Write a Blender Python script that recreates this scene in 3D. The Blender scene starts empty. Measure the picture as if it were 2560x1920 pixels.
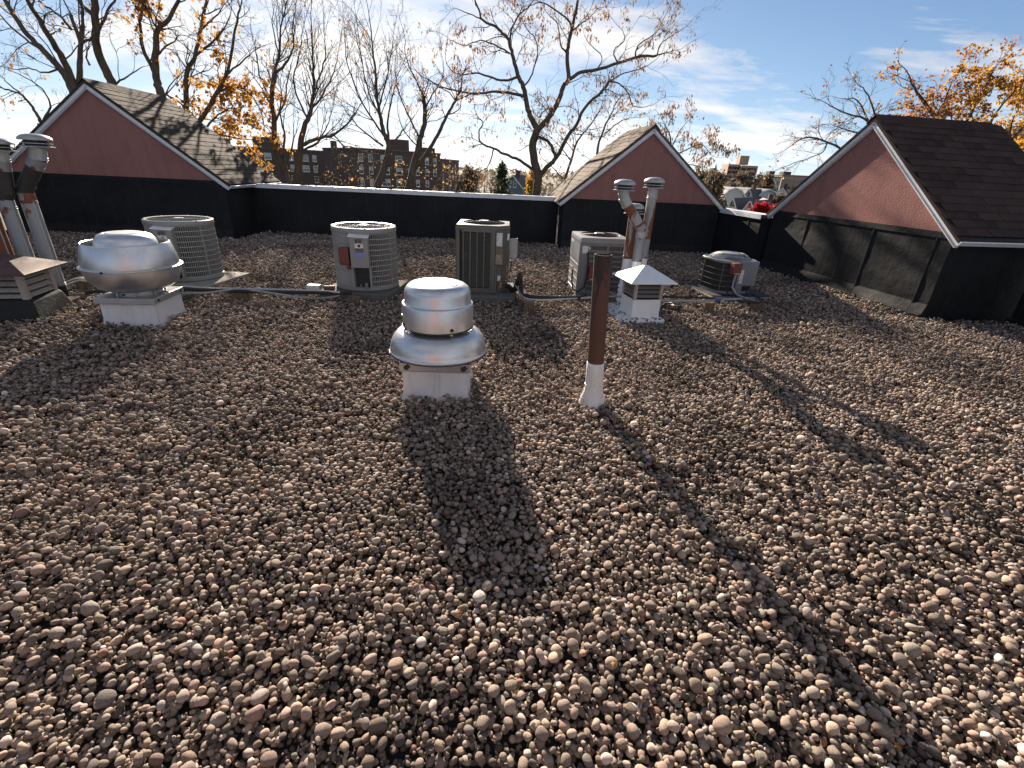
import bpy, bmesh, math, random
import numpy as np
from mathutils import Vector, Matrix, Euler

rnd = random.Random(7)
D2R = math.radians
sc = bpy.context.scene

# ------------------------------------------------------------------ camera
FPX, CAM_H = 1185.0, 1.55
PITCH, ROLL = D2R(24.3), D2R(2.8)
_fwd = Vector((0, math.cos(PITCH), -math.sin(PITCH)))
_up0 = Vector((0, math.sin(PITCH), math.cos(PITCH)))
_rt0 = Vector((1, 0, 0))
_rt = _rt0 * math.cos(ROLL) + _up0 * math.sin(ROLL)
_up = -_rt0 * math.sin(ROLL) + _up0 * math.cos(ROLL)
cam_d = bpy.data.cameras.new('camera')
cam_d.sensor_width = 36.0
cam_d.lens = 36.0 * FPX / 2560.0
cam_d.clip_start = 0.05
cam_d.clip_end = 6000
cam = bpy.data.objects.new('camera', cam_d)
sc.collection.objects.link(cam)
cam.matrix_world = Matrix(((_rt.x, _up.x, -_fwd.x, 0), (_rt.y, _up.y, -_fwd.y, 0), (_rt.z, _up.z, -_fwd.z, CAM_H), (0, 0, 0, 1)))
sc.camera = cam

# ------------------------------------------------------------------ sky and sun
SUN_AZ, SUN_EL = D2R(-17.0), D2R(22.2)
world = bpy.data.worlds.new('World')
sc.world = world
world.use_nodes = True
wt = world.node_tree
wn, wl = wt.nodes, wt.links
wn.clear()
w_out = wn.new('ShaderNodeOutputWorld')
w_bg = wn.new('ShaderNodeBackground')
w_bg.inputs['Strength'].default_value = 0.05
sky = wn.new('ShaderNodeTexSky')
sky.sky_type = 'NISHITA'
sky.sun_disc = False
sky.sun_elevation = SUN_EL
sky.sun_rotation = SUN_AZ
sky.altitude = 50
sky.air_density = 0.55
sky.dust_density = 0.15
sky.ozone_density = 3.0
w_tc = wn.new('ShaderNodeTexCoord')
w_sep = wn.new('ShaderNodeSeparateXYZ')
wl.new(w_tc.outputs['Generated'], w_sep.inputs[0])


def wmath(op, a, b=None, clamp=False):
    n = wn.new('ShaderNodeMath')
    n.operation = op
    n.use_clamp = clamp
    for i, v in enumerate((a, b)):
        if v is None:
            continue
        if isinstance(v, (int, float)):
            n.inputs[i].default_value = v
        else:
            wl.new(v, n.inputs[i])
    return n.outputs[0]


w_den = wmath('ADD', wmath('MAXIMUM', w_sep.outputs['Z'], 0.0), 0.16)
w_u = wmath('DIVIDE', w_sep.outputs['X'], w_den)
w_v = wmath('DIVIDE', w_sep.outputs['Y'], w_den)
w_cmb = wn.new('ShaderNodeCombineXYZ')
wl.new(w_u, w_cmb.inputs[0])
wl.new(w_v, w_cmb.inputs[1])
w_map = wn.new('ShaderNodeMapping')
w_map.inputs['Rotation'].default_value = (0, 0, D2R(35))
w_map.inputs['Scale'].default_value = (0.75, 1.35, 1)
w_map.inputs['Location'].default_value = (2.2, 6.1, 0)
wl.new(w_cmb.outputs[0], w_map.inputs[0])
w_big = wn.new('ShaderNodeTexNoise')
w_big.inputs['Scale'].default_value = 0.42
w_big.inputs['Detail'].default_value = 2
wl.new(w_map.outputs[0], w_big.inputs['Vector'])
w_noise = wn.new('ShaderNodeTexNoise')
w_noise.inputs['Scale'].default_value = 1.5
w_noise.inputs['Detail'].default_value = 9
w_noise.inputs['Roughness'].default_value = 0.62
w_noise.inputs['Distortion'].default_value = 0.35
wl.new(w_map.outputs[0], w_noise.inputs['Vector'])
w_sum = wmath('ADD', wmath('MULTIPLY', w_noise.outputs['Fac'], 0.62), wmath('MULTIPLY', w_big.outputs['Fac'], 0.62))
w_ramp = wn.new('ShaderNodeValToRGB')
w_ramp.color_ramp.elements[0].position = 0.585
w_ramp.color_ramp.elements[1].position = 0.74
wl.new(w_sum, w_ramp.inputs['Fac'])
# cloud light follows the sky's own brightness in that direction, whitened
w_bw = wn.new('ShaderNodeRGBToBW')
wl.new(sky.outputs[0], w_bw.inputs[0])
w_cl = wmath('ADD', wmath('MULTIPLY', wmath('MINIMUM', w_bw.outputs[0], 12.0), 1.2), 5.0)
w_cc = wn.new('ShaderNodeMixRGB')
w_cc.blend_type = 'MULTIPLY'
w_cc.inputs['Fac'].default_value = 1
w_cc.inputs['Color2'].default_value = (1.0, 0.965, 0.90, 1)
wl.new(w_cl, w_cc.inputs['Color1'])
w_mix = wn.new('ShaderNodeMixRGB')
wl.new(wmath('MULTIPLY', w_ramp.outputs['Color'], 0.9), w_mix.inputs['Fac'])
wl.new(sky.outputs[0], w_mix.inputs['Color1'])
wl.new(w_cc.outputs[0], w_mix.inputs['Color2'])
# soft shoulder on the sky's brightness, the same rule in every direction: c * g / (1 + c * g / k)


def wvec(op, a, b):
    n = wn.new('ShaderNodeVectorMath')
    n.operation = op
    for i, v in enumerate((a, b)):
        if isinstance(v, (int, float)):
            n.inputs[i].default_value = (v, v, v)
        else:
            wl.new(v, n.inputs[i])
    return n.outputs[0]


w_g = wvec('MULTIPLY', w_mix.outputs[0], 1.35)
w_c = wvec('DIVIDE', w_g, wvec('ADD', wvec('MULTIPLY', w_g, 1 / 15.0), 1.0))
wl.new(w_c, w_bg.inputs['Color'])
wl.new(w_bg.outputs[0], w_out.inputs[0])

sun_dir = Vector((math.sin(SUN_AZ) * math.cos(SUN_EL), math.cos(SUN_AZ) * math.cos(SUN_EL), math.sin(SUN_EL)))
sun_d = bpy.data.lights.new('sun', 'SUN')
sun_d.energy = 5.0
sun_d.angle = D2R(0.55)
sun_d.color = (1.0, 0.86, 0.70)
sun = bpy.data.objects.new('sun', sun_d)
sc.collection.objects.link(sun)
sun.rotation_euler = (-sun_dir).to_track_quat('-Z', 'Y').to_euler()

sc.view_settings.view_transform = 'Standard'
sc.view_settings.look = 'None'
sc.view_settings.gamma = 1
sc.view_settings.exposure = 1.6
sc.view_settings.use_curve_mapping = False
sc.cycles.use_denoising = True
sc.cycles.max_bounces = 6
sc.cycles.diffuse_bounces = 3
sc.cycles.glossy_bounces = 3
sc.cycles.transparent_max_bounces = 6


# ------------------------------------------------------------------ pixel -> place helpers
def ray(px, py):
    return _rt * ((px - 1280) / FPX) - _up * ((py - 960) / FPX) + _fwd


def at(px, py, Y):
    d = ray(px, py)
    t = Y / d.y
    return Vector((d.x * t, Y, CAM_H + d.z * t))


def on_z(px, py, z=0.0):
    d = ray(px, py)
    t = (z - CAM_H) / d.z
    return Vector((d.x * t, d.y * t, z))


# ------------------------------------------------------------------ mesh builder
class MB:
    def __init__(s):
        s.v, s.f, s.c = [], [], []

    def add(s, vs, fs):
        o = len(s.v)
        s.v.extend([tuple(p) for p in vs])
        s.f.extend([tuple(i + o for i in q) for q in fs])
        return s

    def box(s, x0, x1, y0, y1, z0, z1):
        return s.add([(x0, y0, z0), (x1, y0, z0), (x1, y1, z0), (x0, y1, z0), (x0, y0, z1), (x1, y0, z1), (x1, y1, z1), (x0, y1, z1)],
                     [(0, 3, 2, 1), (4, 5, 6, 7), (0, 1, 5, 4), (1, 2, 6, 5), (2, 3, 7, 6), (3, 0, 4, 7)])

    def obox(s, c, size, rot=(0, 0, 0)):
        R = Euler(rot).to_matrix()
        hx, hy, hz = size[0] / 2, size[1] / 2, size[2] / 2
        vs = []
        for z in (-hz, hz):
            for x, y in ((-hx, -hy), (hx, -hy), (hx, hy), (-hx, hy)):
                vs.append(R @ Vector((x, y, z)) + Vector(c))
        return s.add(vs, [(0, 3, 2, 1), (4, 5, 6, 7), (0, 1, 5, 4), (1, 2, 6, 5), (2, 3, 7, 6), (3, 0, 4, 7)])

    def prism(s, poly, z0, z1):
        n = len(poly)
        vs = [(x, y, z0) for x, y in poly] + [(x, y, z1) for x, y in poly]
        fs = [tuple(range(n - 1, -1, -1)), tuple(range(n, 2 * n))]
        fs += [(i, (i + 1) % n, n + (i + 1) % n, n + i) for i in range(n)]
        return s.add(vs, fs)

    def prism_y(s, poly, y0, y1):           # polygon in x,z extruded along y
        n = len(poly)
        vs = [(x, y0, z) for x, z in poly] + [(x, y1, z) for x, z in poly]
        fs = [tuple(range(n)), tuple(range(2 * n - 1, n - 1, -1))]
        fs += [(i, n + i, n + (i + 1) % n, (i + 1) % n) for i in range(n)]
        return s.add(vs, fs)

    def lathe(s, prof, n=40, a0=0.0, a1=2 * math.pi, c=(0, 0)):
        full = abs(a1 - a0 - 2 * math.pi) < 1e-6
        m = n if full else n + 1
        vs = []
        for i in range(m):
            a = a0 + (a1 - a0) * i / n
            ca, sa = math.sin(a), -math.cos(a)      # angle 0 faces -y (the camera), grows to +x
            for r, z in prof:
                vs.append((c[0] + r * ca, c[1] + r * sa, z))
        k = len(prof)
        fs = []
        for i in range(n):
            j = (i + 1) % m
            for q in range(k - 1):
                fs.append((i * k + q, j * k + q, j * k + q + 1, i * k + q + 1))
        return s.add(vs, fs)

    def tube(s, pts, r, n=8, cap=True):
        pts = [Vector(p) for p in pts]
        m = len(pts)
        rs = r if isinstance(r, (list, tuple)) else [r] * m
        vs = []
        ref = None
        for i in range(m):
            t = (pts[min(i + 1, m - 1)] - pts[max(i - 1, 0)])
            if t.length < 1e-9:
                t = Vector((0, 0, 1))
            t.normalize()
            if ref is None:
                ref = t.orthogonal().normalized()
            u = ref - t * ref.dot(t)
            if u.length < 1e-6:
                u = t.orthogonal()
            u.normalize()
            ref = u
            w = t.cross(u)
            for k in range(n):
                a = 2 * math.pi * k / n
                q = pts[i] + (u * math.cos(a) + w * math.sin(a)) * rs[i]
                vs.append((q.x, q.y, q.z))
        fs = []
        for i in range(m - 1):
            for k in range(n):
                k2 = (k + 1) % n
                fs.append((i * n + k, i * n + k2, (i + 1) * n + k2, (i + 1) * n + k))
        if cap:
            fs.append(tuple(range(n - 1, -1, -1)))
            fs.append(tuple((m - 1) * n + k for k in range(n)))
        return s.add(vs, fs)

    def mesh(s, name, mat, smooth=False):
        me = bpy.data.meshes.new(name)
        me.from_pydata(s.v, [], s.f)
        me.update()
        if mat:
            me.materials.append(M(mat) if isinstance(mat, str) else mat)
        if smooth:
            me.polygons.foreach_set('use_smooth', [True] * len(me.polygons))
            me.set_sharp_from_angle(angle=D2R(smooth if smooth is not True else 38))
        return me

    def build(s, name, mat, parent=None, smooth=False, bevel=0.0, loc=None, rot=None):
        o = bpy.data.objects.new(name, s.mesh(name, mat, smooth))
        sc.collection.objects.link(o)
        if parent:
            o.parent = parent
        if loc is not None:
            o.location = loc
        if rot is not None:
            o.rotation_euler = rot
        if bevel:
            b = o.modifiers.new('edge', 'BEVEL')
            b.width = bevel
            b.segments = 2
            b.limit_method = 'ANGLE'
            b.angle_limit = D2R(40)
        return o


def tag(o, label=None, cat=None, group=None, kind=None):
    for k, v in (('label', label), ('category', cat), ('group', group), ('kind', kind)):
        if v:
            o[k] = v
    return o


def thing(name, label, cat, loc=(0, 0, 0), rz=0.0, group=None):
    o = bpy.data.objects.new(name, None)
    o.empty_display_size = 0.1
    sc.collection.objects.link(o)
    o.location = loc
    o.rotation_euler = (0, 0, rz)
    return tag(o, label, cat, group)


# ------------------------------------------------------------------ materials
_mats = {}


class NT:
    """small node helper for one material"""
    def __init__(s, name):
        s.m = bpy.data.materials.new(name)
        s.m.use_nodes = True
        s.n, s.l = s.m.node_tree.nodes, s.m.node_tree.links
        s.b = s.n['Principled BSDF']
        s.out = s.n['Material Output']
        s._tc = None

    def tc(s, which='Object'):
        if s._tc is None:
            s._tc = s.n.new('ShaderNodeTexCoord')
        return s._tc.outputs[which]

    def mapping(s, scale=(1, 1, 1), vec=None, rot=(0, 0, 0)):
        q = s.n.new('ShaderNodeMapping')
        q.inputs['Scale'].default_value = scale
        q.inputs['Rotation'].default_value = rot
        s.l.new(vec or s.tc(), q.inputs[0])
        return q.outputs[0]

    def noise(s, scale, detail=4, rough=0.55, vec=None, dist=0.0):
        q = s.n.new('ShaderNodeTexNoise')
        q.inputs['Scale'].default_value = scale
        q.inputs['Detail'].default_value = detail
        q.inputs['Roughness'].default_value = rough
        q.inputs['Distortion'].default_value = dist
        s.l.new(vec or s.tc(), q.inputs['Vector'])
        return q.outputs['Fac']

    def ramp(s, fac, stops):
        q = s.n.new('ShaderNodeValToRGB')
        e = q.color_ramp.elements
        while len(e) < len(stops):
            e.new(0.5)
        for i, (p, c) in enumerate(stops):
            e[i].position = p
            e[i].color = (c, c, c, 1) if isinstance(c, (int, float)) else (*c, 1)
        s.l.new(fac, q.inputs['Fac'])
        return q.outputs['Color']

    def mix(s, fac, a, b, mode='MIX'):
        q = s.n.new('ShaderNodeMixRGB')
        q.blend_type = mode
        for sock, v in ((q.inputs['Fac'], fac), (q.inputs['Color1'], a), (q.inputs['Color2'], b)):
            if isinstance(v, (int, float)):
                sock.default_value = v
            elif isinstance(v, tuple):
                sock.default_value = (*v, 1)
            else:
                s.l.new(v, sock)
        return q.outputs[0]

    def math(s, op, a, b=0.0):
        q = s.n.new('ShaderNodeMath')
        q.operation = op
        for i, v in enumerate((a, b)):
            if isinstance(v, (int, float)):
                q.inputs[i].default_value = v
            else:
                s.l.new(v, q.inputs[i])
        return q.outputs[0]

    def set(s, color=None, rough=None, metal=None, spec=None):
        for nm, v in (('Base Color', color), ('Roughness', rough), ('Metallic', metal), ('Specular IOR Level', spec)):
            if v is None:
                continue
            if isinstance(v, tuple):
                s.b.inputs[nm].default_value = (*v, 1)
            elif isinstance(v, (int, float)):
                s.b.inputs[nm].default_value = v
            else:
                s.l.new(v, s.b.inputs[nm])
        return s

    def bump(s, h, strength=0.3, dist=0.01):
        q = s.n.new('ShaderNodeBump')
        q.inputs['Strength'].default_value = strength
        q.inputs['Distance'].default_value = dist
        s.l.new(h, q.inputs['Height'])
        s.l.new(q.outputs[0], s.b.inputs['Normal'])
        return s


def M(name):
    if name not in _mats:
        _mats[name] = MATS[name]()
    return _mats[name]


def mk_paint(name, col, rough=0.5, var=0.12, dirt=0.25, metal=0.0, bump=0.0, scale=6.0):
    def f():
        t = NT(name)
        n1 = t.noise(scale, 5, 0.6)
        n2 = t.noise(scale * 6, 4, 0.6)
        c = t.mix(t.ramp(n1, [(0.3, 0.0), (0.75, 1.0)]), tuple(x * (1 - var) for x in col), tuple(min(1, x * (1 + var)) for x in col))
        st = t.noise(3.0, 6, 0.7, t.mapping((5, 5, 0.8)))
        c = t.mix(t.math('MULTIPLY', t.ramp(st, [(0.52, 0.0), (0.75, 1.0)]), dirt), c, tuple(x * 0.35 for x in col))
        t.set(color=c, rough=t.math('ADD', t.math('MULTIPLY', n2, 0.25), rough - 0.12), metal=metal)
        if bump:
            t.bump(n2, bump, 0.004)
        return t.m
    return f


def mk_gravel():
    t = NT('pebble_stone')
    a = t.n.new('ShaderNodeAttribute')
    a.attribute_type = 'INSTANCER'
    a.attribute_name = 'stone_col'
    oi = t.n.new('ShaderNodeObjectInfo')
    vec = t.n.new('ShaderNodeVectorMath')
    vec.operation = 'ADD'
    t.l.new(t.tc(), vec.inputs[0])
    cmb = t.n.new('ShaderNodeCombineXYZ')
    for i in range(3):
        t.l.new(t.math('MULTIPLY', oi.outputs['Random'], 37.0 + 11 * i), cmb.inputs[i])
    t.l.new(cmb.outputs[0], vec.inputs[1])
    n1 = t.noise(1.6, 4, 0.6, vec.outputs[0])
    n2 = t.noise(7.0, 6, 0.75, vec.outputs[0])
    c = t.mix(t.ramp(n1, [(0.35, 0.0), (0.7, 0.55)]), a.outputs['Color'], t.mix(1.0, a.outputs['Color'], (0.62, 0.56, 0.48), 'MULTIPLY'))
    c = t.mix(t.ramp(n2, [(0.33, 1.0), (0.46, 0.0)]), c, (0.035, 0.032, 0.026))
    c = t.mix(t.ramp(n2, [(0.56, 0.0), (0.72, 0.5)]), c, (0.45, 0.41, 0.36))
    t.set(color=c, rough=0.85, spec=0.2)
    t.bump(n2, 0.35, 0.08)
    return t.m


def mk_pebble_obj():
    t = NT('pebble_stone_near')
    oi = t.n.new('ShaderNodeObjectInfo')
    vec = t.n.new('ShaderNodeVectorMath')
    vec.operation = 'ADD'
    t.l.new(t.tc(), vec.inputs[0])
    cmb = t.n.new('ShaderNodeCombineXYZ')
    for i in range(3):
        t.l.new(t.math('MULTIPLY', oi.outputs['Random'], 37.0 + 11 * i), cmb.inputs[i])
    t.l.new(cmb.outputs[0], vec.inputs[1])
    n1 = t.noise(1.6, 4, 0.6, vec.outputs[0])
    n2 = t.noise(7.0, 6, 0.75, vec.outputs[0])
    c = t.mix(t.ramp(n1, [(0.35, 0.0), (0.7, 0.55)]), oi.outputs['Color'], t.mix(1.0, oi.outputs['Color'], (0.62, 0.56, 0.48), 'MULTIPLY'))
    c = t.mix(t.ramp(n2, [(0.33, 1.0), (0.46, 0.0)]), c, (0.035, 0.032, 0.026))
    c = t.mix(t.ramp(n2, [(0.56, 0.0), (0.72, 0.5)]), c, (0.45, 0.41, 0.36))
    t.set(color=c, rough=0.85, spec=0.2)
    t.bump(n2, 0.35, 0.08)
    return t.m


def mk_deck():
    t = NT('roof_felt')
    n = t.noise(18, 5, 0.6)
    t.set(color=t.ramp(n, [(0.3, (0.018, 0.016, 0.013)), (0.75, (0.05, 0.043, 0.033))]), rough=0.9)
    return t.m


def mk_stucco():
    t = NT('pink_stucco')
    n1 = t.noise(1.1, 4, 0.6)
    n2 = t.noise(42, 5, 0.6, t.mapping((1, 1, 1.6)))
    st = t.noise(2.2, 5, 0.65, t.mapping((3.5, 3.5, 0.5)))
    c = t.mix(t.ramp(n1, [(0.3, 0.0), (0.7, 1.0)]), (0.285, 0.134, 0.118), (0.335, 0.164, 0.146))
    c = t.mix(t.math('MULTIPLY', t.ramp(st, [(0.48, 0.0), (0.72, 1.0)]), 0.5), c, (0.20, 0.098, 0.088))
    t.set(color=c, rough=0.92, spec=0.2)
    t.bump(n2, 0.55, 0.012)
    return t.m


def mk_membrane():
    t = NT('black_membrane')
    n1 = t.noise(1.6, 5, 0.65)
    st = t.noise(2.0, 6, 0.7, t.mapping((9, 9, 0.45)))
    fine = t.noise(14, 5, 0.6)
    c = t.mix(t.ramp(n1, [(0.3, 0.0), (0.7, 1.0)]), (0.011, 0.012, 0.0135), (0.022, 0.023, 0.025))
    c = t.mix(t.math('MULTIPLY', t.ramp(st, [(0.55, 0.0), (0.8, 1.0)]), 0.35), c, (0.075, 0.075, 0.073))
    t.set(color=c, rough=t.math('ADD', t.math('MULTIPLY', fine, 0.3), 0.45), spec=0.16)
    t.bump(t.math('ADD', t.math('MULTIPLY', n1, 2.0), t.math('MULTIPLY', fine, 0.05)), 0.32, 0.03)
    return t.m


def mk_shingle(base):
    def f():
        t = NT('asphalt_shingle')
        oi = t.n.new('ShaderNodeObjectInfo')
        v = t.ramp(oi.outputs['Random'], [(0.0, 0.62), (0.5, 1.0), (1.0, 1.3)])
        n = t.noise(90, 3, 0.7)
        n2 = t.noise(4, 4, 0.6)
        c = t.mix(1.0, t.mix(1.0, base, v, 'MULTIPLY'), t.ramp(n, [(0.3, 0.6), (0.7, 1.35)]), 'MULTIPLY')
        c = t.mix(t.ramp(n2, [(0.45, 0.0), (0.7, 0.5)]), c, tuple(x * 1.5 for x in base))
        t.set(color=c, rough=0.95, spec=0.2)
        t.bump(n, 0.4, 0.004)
        return t.m
    return f


def mk_spun_alu():
    t = NT('spun_aluminium')
    turn = t.noise(1.0, 3, 0.7, t.mapping((0.4, 0.4, 160)))
    blot = t.noise(7, 5, 0.65)
    sc_ = t.noise(26, 7, 0.8, t.mapping((1, 1, 2.2)))
    c = t.mix(t.ramp(blot, [(0.35, 0.0), (0.75, 1.0)]), (0.57, 0.575, 0.585), (0.73, 0.735, 0.745))
    mask = t.math('MULTIPLY', t.ramp(sc_, [(0.60, 0.0), (0.66, 1.0)]), t.ramp(t.noise(3.2, 2, 0.5), [(0.48, 0.0), (0.60, 0.8)]))
    c = t.mix(mask, c, (0.10, 0.10, 0.11))
    t.set(color=c, rough=t.math('ADD', t.math('MULTIPLY', blot, 0.2), 0.29), metal=0.9)
    t.bump(turn, 0.06, 0.002)
    return t.m


def mk_weathered(name, base, rust, amount, vscale=(1, 1, 0.6), sc_=3.0, metal=0.3):
    def f():
        t = NT(name)
        n = t.noise(sc_, 7, 0.62, t.mapping(vscale), 0.4)
        fine = t.noise(30, 5, 0.6)
        r = t.ramp(n, [(amount - 0.012, 0.0), (amount + 0.012, 1.0)])
        rc = t.mix(fine, rust, tuple(x * 0.45 for x in rust))
        b = t.mix(t.noise(5, 4, 0.6, t.mapping((2, 2, 0.5))), tuple(x * 0.72 for x in base), tuple(x * 1.1 for x in base))
        t.set(color=t.mix(r, b, rc), rough=0.62)
        t.l.new(t.math('MULTIPLY', t.math('SUBTRACT', 1.0, r), metal), t.b.inputs['Metallic'])
        t.bump(t.math('ADD', t.math('MULTIPLY', r, -0.6), fine), 0.3, 0.003)
        return t.m
    return f


def mk_wood():
    t = NT('weathered_wood')
    g = t.noise(3, 6, 0.65, t.mapping((14, 14, 1.2)), 0.6)
    t.set(color=t.ramp(g, [(0.3, (0.05, 0.035, 0.022)), (0.6, (0.16, 0.115, 0.075)), (0.8, (0.24, 0.19, 0.14))]), rough=0.9)
    t.bump(g, 0.5, 0.006)
    return t.m


def mk_concrete(name, col):
    def f():
        t = NT(name)
        n = t.noise(5, 7, 0.65)
        f_ = t.noise(60, 4, 0.6)
        t.set(color=t.mix(t.ramp(n, [(0.3, 0.0), (0.7, 1.0)]), tuple(x * 0.6 for x in col), tuple(x * 1.15 for x in col)), rough=0.9)
        t.bump(f_, 0.3, 0.004)
        return t.m
    return f


def mk_bark(name, a, b):
    def f():
        t = NT(name)
        n = t.noise(9, 6, 0.7, t.mapping((1, 1, 0.35)))
        t.set(color=t.ramp(n, [(0.3, a), (0.72, b)]), rough=0.95, spec=0.15)
        t.bump(n, 0.7, 0.03)
        return t.m
    return f


def mk_leaf(name, stops):
    def f():
        t = NT(name)
        at_ = t.n.new('ShaderNodeAttribute')
        at_.attribute_name = 'tint'
        c = t.ramp(at_.outputs['Fac'], stops)
        t.set(color=c, rough=0.6, spec=0.3)
        tr = t.n.new('ShaderNodeBsdfTranslucent')
        t.l.new(c, tr.inputs['Color'])
        ms = t.n.new('ShaderNodeMixShader')
        ms.inputs['Fac'].default_value = 0.5
        t.l.new(t.b.outputs[0], ms.inputs[1])
        t.l.new(tr.outputs[0], ms.inputs[2])
        t.l.new(ms.outputs[0], t.out.inputs['Surface'])
        return t.m
    return f


def mk_brick(name, c1, c2, mortar, sx=4.0):
    def f():
        t = NT(name)
        br = t.n.new('ShaderNodeTexBrick')
        br.inputs['Color1'].default_value = (*c1, 1)
        br.inputs['Color2'].default_value = (*c2, 1)
        br.inputs['Mortar'].default_value = (*mortar, 1)
        br.inputs['Scale'].default_value = sx
        br.inputs['Mortar Size'].default_value = 0.012
        sep = t.n.new('ShaderNodeSeparateXYZ')
        t.l.new(t.tc(), sep.inputs[0])
        cmb = t.n.new('ShaderNodeCombineXYZ')
        t.l.new(t.math('ADD', sep.outputs[0], sep.outputs[1]), cmb.inputs[0])
        t.l.new(sep.outputs[2], cmb.inputs[1])
        t.l.new(cmb.outputs[0], br.inputs['Vector'])
        n = t.noise(0.35, 5, 0.6)
        t.set(color=t.mix(t.ramp(n, [(0.3, 0.55), (0.7, 0.0)]), br.outputs[0], tuple(x * 0.6 for x in c1)), rough=0.9)
        return t.m
    return f


def mk_print(name, base, ink, sx=30.0, sy=46.0, thresh=0.52):
    """a printed sticker: rows of unreadable print"""
    def f():
        t = NT(name)
        w = t.n.new('ShaderNodeTexWave')
        w.wave_type = 'BANDS'
        w.bands_direction = 'Z'
        w.inputs['Scale'].default_value = sy
        t.l.new(t.tc(), w.inputs['Vector'])
        n = t.noise(sx, 2, 0.5, t.mapping((4, 4, 1.2)))
        k = t.math('MULTIPLY', t.math('GREATER_THAN', w.outputs['Fac'], 0.55), t.math('GREATER_THAN', n, thresh))
        t.set(color=t.mix(k, base, ink), rough=0.5)
        return t.m
    return f


def mk_ground():
    t = NT('town_ground')
    n = t.noise(0.03, 6, 0.6)
    n2 = t.noise(0.4, 5, 0.6)
    c = t.ramp(n, [(0.3, (0.05, 0.048, 0.04)), (0.5, (0.07, 0.065, 0.035)), (0.7, (0.10, 0.08, 0.05))])
    t.set(color=t.mix(t.math('MULTIPLY', n2, 0.6), c, (0.045, 0.05, 0.025)), rough=0.95)
    return t.m


def mk_glass():
    t = NT('window_glass')
    t.set(color=(0.02, 0.025, 0.03), rough=0.05, spec=0.8)
    return t.m


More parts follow.
